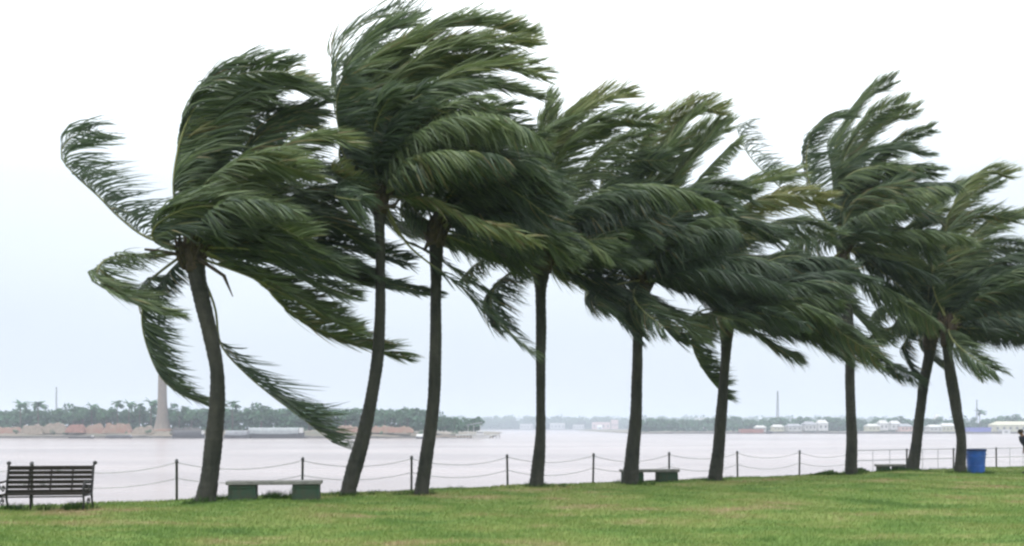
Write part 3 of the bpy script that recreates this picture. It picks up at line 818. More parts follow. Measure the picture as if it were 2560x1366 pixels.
# seventh
palm(1187, [(1186, 2110, 2146), (1080, 2115, 2143), (980, 2112, 2138), (900, 2112, 2138), (800, 2108, 2134), (700, 2101, 2126), (650, 2097, 2126)],
  (2110, 615), [
  ([(2100, 620), (2010, 520), (1920, 440), (1870, 385), (1845, 325), (1880, 308)], dict(wa=-4, L=0.95, g=0.35, c=0.25, s=0.45, n=75, dy=0.6)),
  ([(2100, 620), (2030, 480), (2018, 370), (2060, 300), (2125, 288)], dict(wa=6, L=0.9, g=0.2, c=0.3)),
  ([(2110, 610), (2080, 430), (2110, 310), (2170, 235), (2230, 205)], dict(wa=30, L=0.95, c=0.42)),
  ([(2110, 610), (2100, 440), (2140, 340), (2200, 280), (2260, 260)], dict(wa=22, L=0.95, c=0.45)),
  ([(2110, 610), (2120, 430), (2190, 320), (2290, 275)], dict(wa=20, c=0.42, L=0.9)),
  ([(2115, 610), (2160, 440), (2240, 360), (2330, 320)], dict(wa=8, c=0.4, L=0.85)),
  ([(2115, 615), (2180, 480), (2260, 430), (2340, 430)], dict(wa=-8, c=0.4)),
  ([(2110, 610), (2090, 480), (2130, 400), (2220, 370), (2310, 390)], dict(wa=-2, c=0.4)),
  ([(2110, 610), (2090, 500), (2120, 440), (2200, 415), (2280, 425)], dict(wa=-14, c=0.45, dy=-1.2)),
  ([(2120, 620), (2190, 570), (2290, 590), (2340, 650)], dict(wa=-35, c=0.45)),
  ([(2110, 630), (2150, 690), (2230, 740), (2340, 810)], dict(wa=-40, c=0.6, dy=-1.0)),
  ([(2100, 630), (2040, 595), (1985, 610), (1965, 660)], dict(wa=-40, c=0.45)),
  ([(2110, 620), (2180, 540), (2270, 520), (2370, 560)], dict(wa=-20, c=0.35)),
  ([(2110, 640), (2160, 650), (2230, 700), (2300, 770)], dict(wa=-32, c=0.25)),
  ([(2100, 640), (2060, 680), (2060, 760), (2110, 830), (2190, 900), (2290, 945)], dict(wa=-24, c=0.45, dy=1.0)),
  ([(2100, 640), (2040, 690), (2030, 760), (2080, 830), (2160, 880)], dict(wa=-24, c=0.4, dy=-0.8)),
  ([(2105, 640), (2100, 720), (2140, 790), (2220, 850)], dict(wa=-20, c=0.45, dy=0.5)),
  ], 'palm with the highest crown on the right side of the picture', 77, fill=12, tint=0.36, size=4.6, arch=7,
  extras=[([(2110, 700), (2118, 730), (2112, 745)], [0.08, 0.12, 0.06])])

# eighth
palm(1180, [(1179, 2264, 2298), (1100, 2278, 2306), (1020, 2288, 2315), (950, 2297, 2325), (890, 2309, 2336), (860, 2307, 2343)],
  (2330, 825), [
  ([(2325, 840), (2280, 830), (2260, 870), (2275, 920), (2310, 960)], dict(wa=-20, c=0.2, L=0.5)),
  ([(2320, 840), (2280, 700), (2290, 580), (2350, 490), (2440, 450)], dict(wa=12, c=0.45)),
  ([(2320, 840), (2320, 660), (2390, 520), (2500, 450)], dict(wa=14, c=0.45)),
  ([(2320, 840), (2250, 720), (2240, 620), (2290, 550), (2380, 520)], dict(wa=-2, c=0.4)),
  ([(2330, 840), (2370, 700), (2460, 620), (2570, 620)], dict(wa=-10, c=0.4)),
  ([(2330, 840), (2420, 740), (2530, 730), (2620, 790)], dict(wa=-20, c=0.3)),
  ([(2330, 840), (2260, 790), (2210, 770), (2180, 800), (2200, 850)], dict(wa=-30, c=0.45, L=0.7)),
  ([(2330, 835), (2290, 760), (2300, 690), (2380, 650), (2480, 670)], dict(wa=-15, c=0.3)),
  ([(2320, 840), (2260, 820), (2200, 830), (2160, 870)], dict(wa=-30, c=0.4, L=0.6)),
  ], 'right-leaning palm whose trunk nearly meets the one beside the blue bin', 88, fill=11, tint=0.30, size=4.4, arch=10)

# ninth
palm(1184, [(1183, 2384, 2416), (1100, 2390, 2416), (1030, 2378, 2406), (960, 2366, 2395), (880, 2356, 2381), (850, 2350, 2386)],
  (2372, 815), [
  ([(2370, 820), (2350, 650), (2390, 500), (2460, 430), (2520, 440)], dict(wa=10, c=0.55)),
  ([(2375, 820), (2400, 660), (2470, 560), (2580, 530)], dict(wa=8, c=0.5)),
  ([(2380, 825), (2440, 700), (2530, 640), (2640, 670)], dict(wa=-12, c=0.45)),
  ([(2385, 830), (2460, 760), (2560, 760), (2660, 820)], dict(wa=-20, c=0.3)),
  ([(2385, 835), (2460, 800), (2550, 820), (2640, 870)], dict(wa=-35, c=0.2)),
  ([(2385, 840), (2400, 880), (2430, 915), (2458, 945)], dict(wa=-25, c=0.5, L=0.45)),
  ([(2370, 820), (2330, 700), (2360, 600), (2440, 540), (2540, 550)], dict(wa=-4, c=0.45)),
  ([(2375, 820), (2420, 730), (2500, 690), (2600, 710)], dict(wa=-20, c=0.25)),
  ([(2375, 830), (2440, 790), (2520, 780), (2620, 830)], dict(wa=-45, c=0.2)),
  ([(2365, 830), (2310, 800), (2260, 790), (2230, 820)], dict(wa=-40, c=0.4, L=0.7)),
  ], 'rightmost palm, trunk bowed to the right just beside the blue bin', 99, fill=11, tint=0.28, size=4.6, arch=12)

# ------------------------------------------------------------------ fence of posts, ropes and rails
u3 = np.array([0.8629 * 2.998, 0.5054 * 2.998])
fence = thing('rope_fence', (F0[0], F0[1], 0), 'low waterside fence of thin posts with slack ropes, pale rails at its right end', 'fence')
def fpt(i, h):
    x, y = F0[0] + u3[0] * i, F0[1] + u3[1] * i
    return Vector((x - F0[0], y - F0[1], h))
FH = {}
pm = MB().lathe([(0.030, -0.55), (0.030, 0.90), (0.040, 0.905), (0.042, 0.955), (0.030, 0.985), (0.012, 1.0)], 10).mesh('post', M['post'], True)
for i in range(-3, 15):
    top = 0.92 - max(0, i) * 0.008
    FH[i] = top
    p = fpt(i, top - 1.0)
    o = link('post', pm, fence, p)
    o.rotation_euler = (random.uniform(-.02, .02), random.uniform(-.025, .025), 0)
for i in range(-3, 8):
    for (dh, sag) in ((0.09, 0.20), (0.46, 0.19)):
        a, b = fpt(i, FH[i] - dh), fpt(i + 1, FH[i + 1] - dh)
        sg = sag * random.uniform(0.8, 1.15)
        MB().tube([a.lerp(b, t) - Vector((0, 0, sg * 4 * t * (1 - t))) for t in np.linspace(0, 1, 17)], 0.010, n=6).build('rope', M['rope'], fence)
for i in range(8, 14):
    for dh in (0.05, 0.43):
        MB().tube([fpt(i, FH[i] - dh), fpt(i + 1, FH[i + 1] - dh)], 0.017, n=6).build('rail', M['rail'], fence)
    for t in (0.33, 0.66):
        a = fpt(i, FH[i] - 0.05).lerp(fpt(i + 1, FH[i + 1] - 0.05), t)
        MB().tube([a, a - Vector((0, 0, 1.15))], 0.011, n=6).build('upright', M['rail'], fence)

# ------------------------------------------------------------------ slatted park bench at the left edge
def park_bench():
    Yb = 18.3
    xr, xl = (240 - 1280) / F * (Yb + 0.15), (34 - 1280) / F * (Yb + 0.0)
    W = 1.66
    rz = math.radians(8)
    cx = (xr + xl) / 2
    root = thing('park_bench', (cx, Yb - 0.3, gz(cx, Yb)), 'black slatted park bench with scroll ends, cut off by the left edge of the picture', 'bench', rz=rz)
    H, SH = 0.90, 0.33
    hw = W / 2
    def slat(y, z, d, rx, name='back_slat'):
        return MB().box((0, 0, 0), (W - 0.02, d[0], d[1]), rx=rx, bev=0.006).build(name, M['slatwood'], root, (0, y, z))
    yb = lambda z: 0.20 + (z - SH) * 0.22
    for k in range(6):
        z = H - 0.045 - k * 0.096
        slat(yb(z), z, (0.026, 0.080 if k else 0.088), -0.22)
    for k in range(5):
        slat(-0.28 + k * 0.098, SH + 0.012 * abs(k - 2) * 0.5, (0.07, 0.028), 0, 'seat_slat')
    # cast end frames: rear leg running up into the back, front leg, arm and scroll
    for sx in (-1, 1):
        X = sx * hw
        b = MB()
        b.tube([(X, 0.30, 0), (X, 0.22, SH * 0.6), (X, yb(SH), SH), (X, yb(0.7), 0.7), (X, yb(H), H), (X + sx * 0.01, yb(H) + 0.035, H + 0.035)], [0.022, 0.022, 0.024, 0.024, 0.026, 0.022], n=8)
        b.tube([(X, 0.21, SH - 0.02), (X, -0.31, SH - 0.02)], 0.02, n=8)
        b.build('end_frame', M['iron'], root, smooth=True)
        b = MB()
        b.tube([(X, -0.33, 0), (X, -0.27, 0.16), (X, -0.30, SH), (X, -0.31, 0.50), (X, -0.22, 0.585), (X, 0.05, 0.58), (X, yb(0.6), 0.60)], [0.024, 0.02, 0.02, 0.02, 0.026, 0.022, 0.018], n=8)
        b.build('armrest', M['iron'], root, smooth=True)
        b = MB()
        for (cy, cz, r0) in ((-0.16, 0.46, 0.085), (0.05, 0.44, 0.075), (0.0, 0.17, 0.085)):
            P_ = [(X, cy + r0 * (1 - t * 0.62) * math.cos(t * 8.2), cz + r0 * (1 - t * 0.62) * math.sin(t * 8.2)) for t in np.linspace(0, 1, 22)]
            b.tube(P_, 0.012, n=6)
        b.build('scroll', M['iron'], root, smooth=True)
        MB().lathe([(0.004, -0.042), (0.028, -0.034), (0.043, -0.01), (0.043, 0.012), (0.028, 0.034), (0.004, 0.042)], 12).build('finial', M['iron'], root, (X + sx * 0.015, yb(H) + 0.045, H + 0.055), smooth=True)
    for k in (-0.5, 0.0, 0.5):
        x = k * hw * 1.02
        MB().tube([(x, yb(SH) + 0.026, SH - 0.03), (x, yb(H) + 0.026, H - 0.01)], 0.017, n=6).build('back_strap', M['iron'], root)
    x = -hw * 0.42
    MB().tube([(x, 0.16, 0), (x, 0.16, SH - 0.02)], 0.02, n=6).build('leg', M['iron'], root)
    MB().tube([(-hw, -0.26, SH - 0.035), (hw, -0.26, SH - 0.035)], 0.016, n=6).build('seat_rail', M['iron'], root)
    for k in range(7):
        weeds(cx + random.uniform(-0.9, 0.95), Yb - 0.2 + random.uniform(-.2, .2), 0.18, 60, 0.16)
    weeds(xr - 0.22, Yb - 0.35, 0.17, 200, 0.22)
park_bench()

# ------------------------------------------------------------------ concrete benches
def slab_bench(x0, x1, ytop, ybot, label, Y, rz, legw, tall, leg_mats):
    W = (x1 - x0) / F * Y
    cx = ((x0 + x1) / 2 - 1280) / F * Y
    root = thing('slab_bench', (cx, Y, gz(cx, Y)), label, 'bench', 'concrete slab benches at the lawn edge', rz=rz)
    b = MB().box((0, 0, 0), (W, 0.44, 0.085), bev=0.012)
    b.build('seat_slab', M['concrete'], root, (0, 0, tall - 0.0425))
    for sx in (-1, 1):
        lb = MB().box((0, 0, 0), (legw, 0.36, tall - 0.085 + 0.1), bev=0.012)
        o = lb.build('leg', M['greenpaint'], root, (sx * (W / 2 - legw / 2 - 0.05), 0, (tall - 0.085) / 2 - 0.05 - 0.001))
        fr = MB()
        fr.box((-legw / 2 + 0.025, -0.186, 0.03), (0.05, 0.02, tall - 0.14), bev=0.004)
        fr.box((legw / 2 - 0.025, -0.186, 0.03), (0.05, 0.02, tall - 0.14), bev=0.004)
        fr.box((0, -0.186, (tall - 0.085) / 2 - 0.0), (legw - 0.104, 0.02, 0.045), bev=0.004)
        fr.build('edge_trim', M['greenpaint'], o)
    return cx, Y
cx, cy = slab_bench(572, 803, 1207, 1252, 'concrete slab bench on two green blocks between the leftmost and the tallest palm', 20.1, math.radians(7), 0.60, 0.43, None)
weeds(cx - 0.05, cy + 0.1, 0.28, 350, 0.22); weeds(cx + 0.35, cy + 0.05, 0.08, 60, 0.30)
cx, cy = slab_bench(1550, 1697, 1178, 1206, 'smaller looking far slab bench partly hidden behind a dark palm trunk', 27.3, math.radians(9), 0.62, 0.40, None)

# ------------------------------------------------------------------ blue bin by the last palm
Yb = 32.6
bx = (2440 - 1280) / F * Yb
bin_ = thing('litter_drum', (bx, Yb, gz(bx, Yb)), 'bright blue plastic drum bin standing on the grass beside the last palm', 'bin')
MB().lathe([(0.275, 0), (0.29, 0.03), (0.30, 0.25), (0.312, 0.26), (0.312, 0.29), (0.304, 0.30), (0.318, 0.58), (0.330, 0.59), (0.330, 0.62), (0.320, 0.63), (0.332, 0.84), (0.30, 0.84), (0.28, 0.5), (0.27, 0.06)], 28).build('drum', M['blue'], bin_, smooth=False)
MB().lathe([(0.325, 0.0), (0.352, 0.004), (0.358, 0.03), (0.352, 0.07), (0.33, 0.078), (0.295, 0.078), (0.295, 0.03)], 28).build('rim', M['bluedark'], bin_, (0, 0, 0.82))
for s_ in (-1, 1):
    MB().tube([(s_ * 0.34, -0.05, 0.70), (s_ * 0.385, -0.03, 0.68), (s_ * 0.385, 0.03, 0.68), (s_ * 0.34, 0.05, 0.70)], 0.012, n=6).build('handle', M['bluedark'], bin_)
weeds(bx + 0.15, Yb - 0.3, 0.35, 220, 0.13)

# figure leaning into the wind, mostly outside the right edge
M['skin'] = mat('brown skin', (0.20, 0.11, 0.07), 0.6, 12, 0.1)
M['coat'] = mat('dark navy jacket', (0.016, 0.019, 0.036), 0.8, 5, 0.3, bump=0.3)
M['trouser'] = mat('dark trousers', (0.022, 0.022, 0.026), 0.85, 6, 0.25)
M['hair'] = mat('black hair', (0.008, 0.008, 0.008), 0.6, 30, 0.3)
M['shoe'] = mat('black shoes', (0.012, 0.011, 0.010), 0.5)
def skin_obj(name, verts, edges, radii, m, parent, root=0, lev=2):
    me = bpy.data.meshes.new(name)
    me.from_pydata(verts, edges, [])
    me.materials.append(m)
    o = link(name, me, parent)
    sk = o.modifiers.new('skin', 'SKIN'); sk.use_smooth_shade = True
    for k, v in enumerate(me.skin_vertices[0].data):
        rr = radii[k]; v.radius = rr if hasattr(rr, '__len__') else (rr, rr)
        v.use_root = (k == root)
    sb_ = o.modifiers.new('smooth', 'SUBSURF'); sb_.levels = lev; sb_.render_levels = lev
    return o
Yq = 32.0
fx = (2572 - 1280) / F * Yq
pr_ = thing('person', (fx, Yq, gz(fx, Yq)), 'person in a dark navy jacket leaning into the wind at the far right edge', 'person')
# faces -X, leaning that way; z up, y sideways
P_ = [(0.02, 0, 0.90), (-0.06, 0, 1.08), (-0.16, 0, 1.26), (-0.235, 0, 1.37), (-0.275, 0, 1.43), (-0.315, 0, 1.50), (-0.325, 0, 1.555)]
E_ = [(0, 1), (1, 2), (2, 3), (3, 4), (4, 5), (5, 6)]
Rr = [(0.13, 0.105), (0.12, 0.10), (0.15, 0.11), (0.065, 0.06), (0.055, 0.055), (0.085, 0.078), (0.072, 0.068)]
CP, CE, CR = [P_[0], P_[1], P_[2], P_[3]], [(0, 1), (1, 2), (2, 3)], [(0.19, 0.15), (0.19, 0.15), (0.20, 0.15), (0.095, 0.09)]
TP, TE, TR = [(0.02, 0, 0.93)], [], [(0.135, 0.115)]
for sd_ in (-1, 1):
    b0 = len(P_)
    st = 0.20 * sd_
    P_ += [(0.03 + st * .1, 0.10 * sd_, 0.84), (-0.03 + st * .5, 0.11 * sd_, 0.48), (0.08 + st * .8, 0.11 * sd_, 0.09), (-0.05 + st * .8, 0.12 * sd_, 0.035)]
    E_ += [(0, b0), (b0, b0 + 1), (b0 + 1, b0 + 2), (b0 + 2, b0 + 3)]
    Rr += [0.085, 0.058, 0.040, 0.032]
    b1 = len(TP)
    TP += [(0.03 + st * .1, 0.10 * sd_, 0.84), (-0.03 + st * .5, 0.11 * sd_, 0.48), (0.07 + st * .8, 0.11 * sd_, 0.11)]
    TE += [(0, b1), (b1, b1 + 1), (b1 + 1, b1 + 2)]
    TR += [0.105, 0.080, 0.066]
    b2 = len(P_)
    arm = [(-0.18, 0.18 * sd_, 1.31), (0.0, 0.26 * sd_, 1.07), (-0.05, 0.215 * sd_, 0.88), (-0.065, 0.205 * sd_, 0.82)]
    P_ += arm
    E_ += [(2, b2), (b2, b2 + 1), (b2 + 1, b2 + 2), (b2 + 2, b2 + 3)]
    Rr += [0.055, 0.042, 0.030, 0.034]
    b3 = len(CP)
    CP += [arm[0], arm[1], (arm[2][0] + 0.02, arm[2][1], arm[2][2] + 0.03)]
    CE += [(2, b3), (b3, b3 + 1), (b3 + 1, b3 + 2)]
    CR += [0.080, 0.065, 0.052]
    for f in range(4):      # fingers, slightly curled
        y0 = 0.205 * sd_ + (f - 1.5) * 0.018
        L_ = (0.055, 0.064, 0.060, 0.047)[f]
        P_b = len(P_)
        P_ += [(-0.080, y0, 0.775), (-0.085, y0, 0.775 - L_ * 0.6), (-0.070, y0, 0.775 - L_)]
        E_ += [(b2 + 3, P_b), (P_b, P_b + 1), (P_b + 1, P_b + 2)]
        Rr += [0.009, 0.009, 0.008]
    P_b = len(P_)
    P_ += [(-0.10, 0.185 * sd_, 0.81), (-0.12, 0.178 * sd_, 0.775)]
    E_ += [(b2 + 3, P_b), (P_b, P_b + 1)]; Rr += [0.011, 0.009]
body = skin_obj('body', P_, E_, Rr, M['skin'], pr_)
skin_obj('jacket', CP, CE, CR, M['coat'], pr_)
skin_obj('trousers', TP, TE, TR, M['trouser'], pr_)
hb_ = MB().lathe([(0.02, -0.02), (0.085, -0.01), (0.098, 0.03), (0.095, 0.075), (0.065, 0.115), (0.02, 0.128)], 16)
hb_.build('hair', M['hair'], pr_, (-0.292, 0, 1.49), smooth=True)
MB().tube([(-0.385, 0, 1.515), (-0.415, 0, 1.485), (-0.39, 0, 1.475)], [0.008, 0.014, 0.01], n=6).build('nose', M['skin'], pr_, smooth=True)
for sd_ in (-1, 1):
    MB().lathe([(0.004, -0.006), (0.012, -0.003), (0.012, 0.003), (0.004, 0.006)], 8).build('eye', M['hair'], pr_, (-0.385, 0.032 * sd_, 1.512))
    MB().tube([(-0.30, 0.086 * sd_, 1.525), (-0.29, 0.096 * sd_, 1.505), (-0.305, 0.087 * sd_, 1.47)], [0.012, 0.015, 0.009], n=6).build('ear', M['skin'], pr_, smooth=True)
    st = 0.20 * sd_
    MB().box((-0.01 + st * .8, 0.115 * sd_, 0.04), (0.27, 0.095, 0.08), bev=0.03).build('shoe', M['shoe'], pr_)

# ------------------------------------------------------------------ low growth at the lawn edge on the right
def shrub(x, ybase, w_px, h_px, label, Y, seed, nm='low_shrub', cat='shrub'):
    r = np.random.default_rng(seed)
    c = px(x, ybase, Y); W = w_px / F * Y; H = h_px / F * Y
    g = gz(c.x, Y)
    n = int(1500 * W)
    X = r.uniform(-W / 2, W / 2, n); Yy = r.normal(0, 0.22, n)
    env = H * (1 - (np.abs(X) / (W / 2)) ** 2.5) * (0.75 + 0.3 * np.sin(X * 5 + seed))
    Z = np.clip(env, 0.02, None) * r.uniform(0, 1, n) ** 0.6 * np.exp(-(Yy / 0.4) ** 2)
    a = r.uniform(0, 6.28, n); el = r.uniform(-0.3, 1.2, n); L = r.uniform(0.03, 0.08, n)
    d = np.stack([np.cos(a) * np.cos(el), np.sin(a) * np.cos(el), np.sin(el)], -1)
    sd_ = nrm(np.cross(d, np.array([0.3, 0.2, 1.0]))) * (L * 0.32)[:, None]
    P_ = np.stack([X, Yy, Z], -1); q = P_ + d * (L * 0.5)[:, None]; t_ = P_ + d * L[:, None]
    V = np.stack([P_, q + sd_, t_, q - sd_], 1).reshape(-1, 3)
    Fq_ = np.arange(n * 4).reshape(n, 4)
    root = thing(nm, (c.x, Y, g), label, cat, rz=math.radians(25))
    link('foliage', quad_mesh('foliage', V, Fq_, M['weed'], attr=np.repeat(r.uniform(0, 1, n), 4)), root)
    sm = MB()
    for k in range(max(5, int(W * 5))):
        x_ = r.uniform(-W * .42, W * .42)
        sm.tube([(x_, 0, -0.03), (x_ + r.normal(0, .04), r.normal(0, .08), H * 0.6)], [0.008, 0.004], n=4)
    sm.build('stem', M['farwood'], root)
cx, cy = slab_bench(2190, 2264, 1170, 1183, 'low overgrown slab bench between the two trunks left of the blue bin', 33.2, math.radians(12), 0.36, 0.27, None)
for k in range(5): weeds(cx - 0.5 + k * 0.25, cy - 0.3, 0.16, 90, 0.15)
shrub(2062, 1192, 84, 14, 'low dark mound of weeds left of the palm with the high right-hand crown', 31.0, 6)
shrub(2150, 1186, 40, 12, 'small weedy clump just right of the same high-crowned palm foot', 32.4, 8)

# weeds everywhere along the edge
for k in range(70):
    u_ = random.uniform(-4, 34); s_ = random.uniform(-0.5, 0.25)
    x = F0[0] + U[0] * u_ + Nn[0] * s_; y = F0[1] + U[1] * u_ + Nn[1] * s_
    weeds(x, y, random.uniform(0.12, 0.45), random.randint(25, 90), random.uniform(0.05, 0.13))
WX, WY, WH = np.array(WX), np.array(WY), np.array(WH)
Pw = np.stack([WX, WY, ground_z(WX, WY) - 0.01], -1)
tag(link('weeds', blades(Pw, WH, 0.007, 0.7, rng.uniform(0, 0.8, len(WX)), 'weeds', M['weed'])),
    'longer dark green weeds round the tree feet, under the benches and along the lawn edge', 'weeds', kind='stuff')

# ------------------------------------------------------------------ far banks
def strip_land(name, prof, x0, x1, Y0, m, seed, n=160, ends=(30, 30)):
    """prof: (dy, dz above the water) from the water's edge inland"""
    r = np.random.default_rng(seed)
    xs = np.linspace(x0, x1, n)
    V = []
    for i, x in enumerate(xs):
        e_ = min(1, max(0.0, (x - x0) / ends[0])) * min(1, max(0.0, (x1 - x) / ends[1]))
        wv = 5 * math.sin(x * 0.021 + seed) + 2 * math.sin(x * 0.09)
        for j, (dy, dz) in enumerate(prof):
            V.append((x + r.normal(0, .3), Y0 + wv + dy + (1 - e_) * 14, WATER + (dz * (0.15 + 0.85 * e_) + (r.normal(0, 0.28) if 1 < j < len(prof) - 1 else 0) if dz > 0 else dz)))
    k = len(prof)
    Fq_ = [(i * k + j, (i + 1) * k + j, (i + 1) * k + j + 1, i * k + j + 1) for i in range(n - 1) for j in range(k - 1)]
    me = quad_mesh(name, np.array(V), np.array(Fq_), m, smooth=False)
    return tag(link(name, me), kind='structure')

D1, D2, D3 = 508.0, 900.0, 2300.0
strip_land('left_bank', [(-3, -1.5), (0, 0.3), (1.5, 1.6), (6, 2.2), (14, 3.6), (22, 4.3), (120, 4.6), (600, 4.6)], -900, -12, D1, M['bank'], 1, 220, (30, 90))
strip_land('left_bank_wall', [(-3.6, -1.0), (-3.5, 1.1), (-1.6, 1.3), (1.0, 1.2)], -880, -24, D1 - 1.5, M['mudwall'], 1, 220, (30, 60))
strip_land('right_bank', [(-4, -1.5), (0, 0.8), (3, 1.6), (20, 2.2), (900, 2.4)], 128, 1400, D2, M['bank'], 2, 220, (30, 30))
strip_land('right_bank_wall', [(-5, -1.0), (-4.8, 1.7), (-2, 1.9), (1, 1.7)], 130, 1390, D2 - 1.5, M['mudwall'], 2, 220, (30, 30))
strip_land('distant_bank', [(-10, -1.5), (0, 2.0), (8, 3.0), (200, 4), (2500, 4)], -1400, 2400, D3, M['mudwall'], 3, 160)

def clump_tree(r, cx, cy, z0, h, w, dens=1.0, q=0.75):
    """leaf-clump faces filling an uneven crown; returns verts, tints"""
    V, A = [], []
    nb = r.integers(4, 8)
    lob = [(r.normal(0, w * 0.22), r.normal(0, w * 0.2), h * r.uniform(0.42, 0.86), w * r.uniform(0.24, 0.40)) for _ in range(nb)]
    for (lx, ly, lz, lr) in lob:
        n = int(42 * dens)
        d = nrm(r.normal(0, 1, (n, 3)))
        rad = lr * r.uniform(0.55, 1.08, n)[:, None]
        P_ = np.array([cx + lx, cy + ly, z0 + lz]) + d * rad * np.array([1, 1, 0.8])
        nn = nrm(d + r.normal(0, 0.5, (n, 3)))
        a = nrm(np.cross(nn, r.normal(0, 1, (n, 3)))); b = np.cross(nn, a)
        s = (q * r.uniform(0.5, 1.2, n))[:, None]
        V.append(np.stack([P_ - a * s, P_ - b * s * 0.7, P_ + a * s, P_ + b * s * 0.7], 1).reshape(-1, 3))
        A.append(np.repeat(np.clip(r.uniform(0.1, 0.7, n) + r.normal(0, .1), 0, 1), 4))
    return np.vstack(V), np.concatenate(A)

def wood(name, label, xs, Y0, depth, z0, hmin, hmax, wid, seed, dens=1.0, q=0.75):
    r = np.random.default_rng(seed)
    V, A = [], []
    for x in xs:
        for k in range(2):
            y = Y0 + r.uniform(0, depth)
            v, a = clump_tree(r, x + r.normal(0, wid * .25), y, z0, r.uniform(hmin, hmax), wid * r.uniform(0.8, 1.3), dens, q)
            V.append(v); A.append(a)
    # understory
    n = len(xs) * 60
    X = np.interp(r.uniform(0, 1, n), np.linspace(0, 1, len(xs)), xs); Yy = Y0 + r.uniform(-4, 2, n); Z = z0 + r.uniform(0, hmin * 0.7, n)
    P_ = np.stack([X, Yy, Z], -1); nn = nrm(r.normal(0, 1, (n, 3)) + np.array([0, -1, .3])); a_ = nrm(np.cross(nn, r.normal(0, 1, (n, 3)))); b_ = np.cross(nn, a_)
    s = (q * 1.7 * r.uniform(0.5, 1.2, n))[:, None]
    V.append(np.stack([P_ - a_ * s, P_ - b_ * s, P_ + a_ * s, P_ + b_ * s], 1).reshape(-1, 3)); A.append(np.repeat(r.uniform(0, 0.5, n), 4))
    V = np.vstack(V); A = np.concatenate(A)
    return tag(link(name, quad_mesh(name, V, np.arange(len(V)).reshape(-1, 4), M['farleaf'], attr=A)), label, 'wood', kind='stuff')

zL = WATER + 4.4
wood('far_wood', 'dark green wood along the far left bank behind the brick heaps', np.linspace(-420, -52, 110), D1 + 32, 30, zL, 12.0, 15.5, 7.5, 3, 1.3)
wood('far_wood', 'lower green wood near the point of the far left bank', np.linspace(-52, -20, 14), D1 + 28, 20, zL, 6.5, 9.5, 5.5, 4, 1.0, 0.6)
zR = WATER + 2.3
wood('far_wood', 'hazy blue green tree belt on the far right bank', np.concatenate([np.linspace(138, 175, 7), np.linspace(180, 900, 120)]), D2 + 40, 50, zR, 11, 16.5, 10, 5, 1.0, 1.1)
wood('distant_wood', 'faint grey tree line on the most distant bank in the middle', np.linspace(-200, 1000, 130), D3 + 20, 80, WATER + 4, 22, 36, 26, 6, 0.6, 2.8)

# single trees that stand out above the far woods
def far_tree_proto(kind, seed):
    r = np.random.default_rng(seed)
    crown, trunk = None, MB()
    if kind == 'palm':
        V, A = [], []
        for k in range(20):
            az = r.uniform(0, 6.28); el = r.uniform(-0.5, 1.1)
            d = np.array([math.cos(az) * math.cos(el), math.sin(az) * math.cos(el), math.sin(el)])
            p = np.array([0.3, 0, 11.0]); sd_ = nrm(np.cross(d, [0, 0, 1.0]))
            pts = [p]
            for s in range(5):
                pts.append(pts[-1] + d * 0.6); d = nrm(d + np.array([0.16, 0, -0.30]))
            ws = [0.2, 0.7, 0.85, 0.75, 0.5, 0.1]
            for s in range(5):
                a0, a1 = pts[s], pts[s + 1]
                dr = np.array([0, 0, -0.25])
                for sg in (-1, 1):
                    V.append([a0, a1, a1 + sd_ * sg * ws[s + 1] + dr, a0 + sd_ * sg * ws[s] + dr])
                    A += [r.uniform(0.1, 0.7)] * 4
        V = np.array(V).reshape(-1, 3)
        crown = quad_mesh('crown', V, np.arange(len(V)).reshape(-1, 4), M['farleaf'], attr=A)
        trunk.tube([(0, 0, 0), (0.1, 0, 4), (-0.05, 0, 8), (0.3, 0, 11.1)], [0.25, 0.2, 0.17, 0.15], n=7)
    else:
        V, A = clump_tree(r, 0, 0, 0, 11.5, 7.0, 1.6, 0.6)
        crown = quad_mesh('crown', V, np.arange(len(V)).reshape(-1, 4), M['farleaf'], attr=A)
        trunk.tube([(0, 0, 0), (0.2, 0, 3), (0, 0, 7.5)], [0.35, 0.28, 0.12], n=7)
        for k in range(4):
            a = r.uniform(0, 6.28)
            trunk.tube([(0.1, 0, 3.2 + k * .7), (1.6 * math.cos(a), 1.6 * math.sin(a), 6.5 + k * .5)], [0.14, 0.05], n=5)
    return crown, trunk.mesh('trunk', M['farwood'], True)
PROTO = {k: far_tree_proto(k.split('_')[0], s) for k, s in (('palm_a', 1), ('palm_b', 2), ('broad_a', 3), ('broad_b', 4))}
def far_tree(kind, x, ytop, Y, z0, label, wid=None, group='trees standing out above the far left wood'):
    p = px(x, ytop + (5 if kind.startswith('palm') else 0), Y)
    h = p.z - z0
    s = h / 12.0 if kind.startswith('palm') else h / 11.8
    root = thing('far_palm' if kind.startswith('palm') else 'far_tree', (p.x, Y, z0), label, 'tree', group, rz=random.uniform(-.4, .4))
    sw = s * (wid or 1) * (1.25 if kind.startswith('palm') else 1)
    for nm, me in zip(('crown', 'trunk'), PROTO[kind]):
        o = link(nm, me, root); o.scale = (sw, sw, s)
Yt = D1 + 27
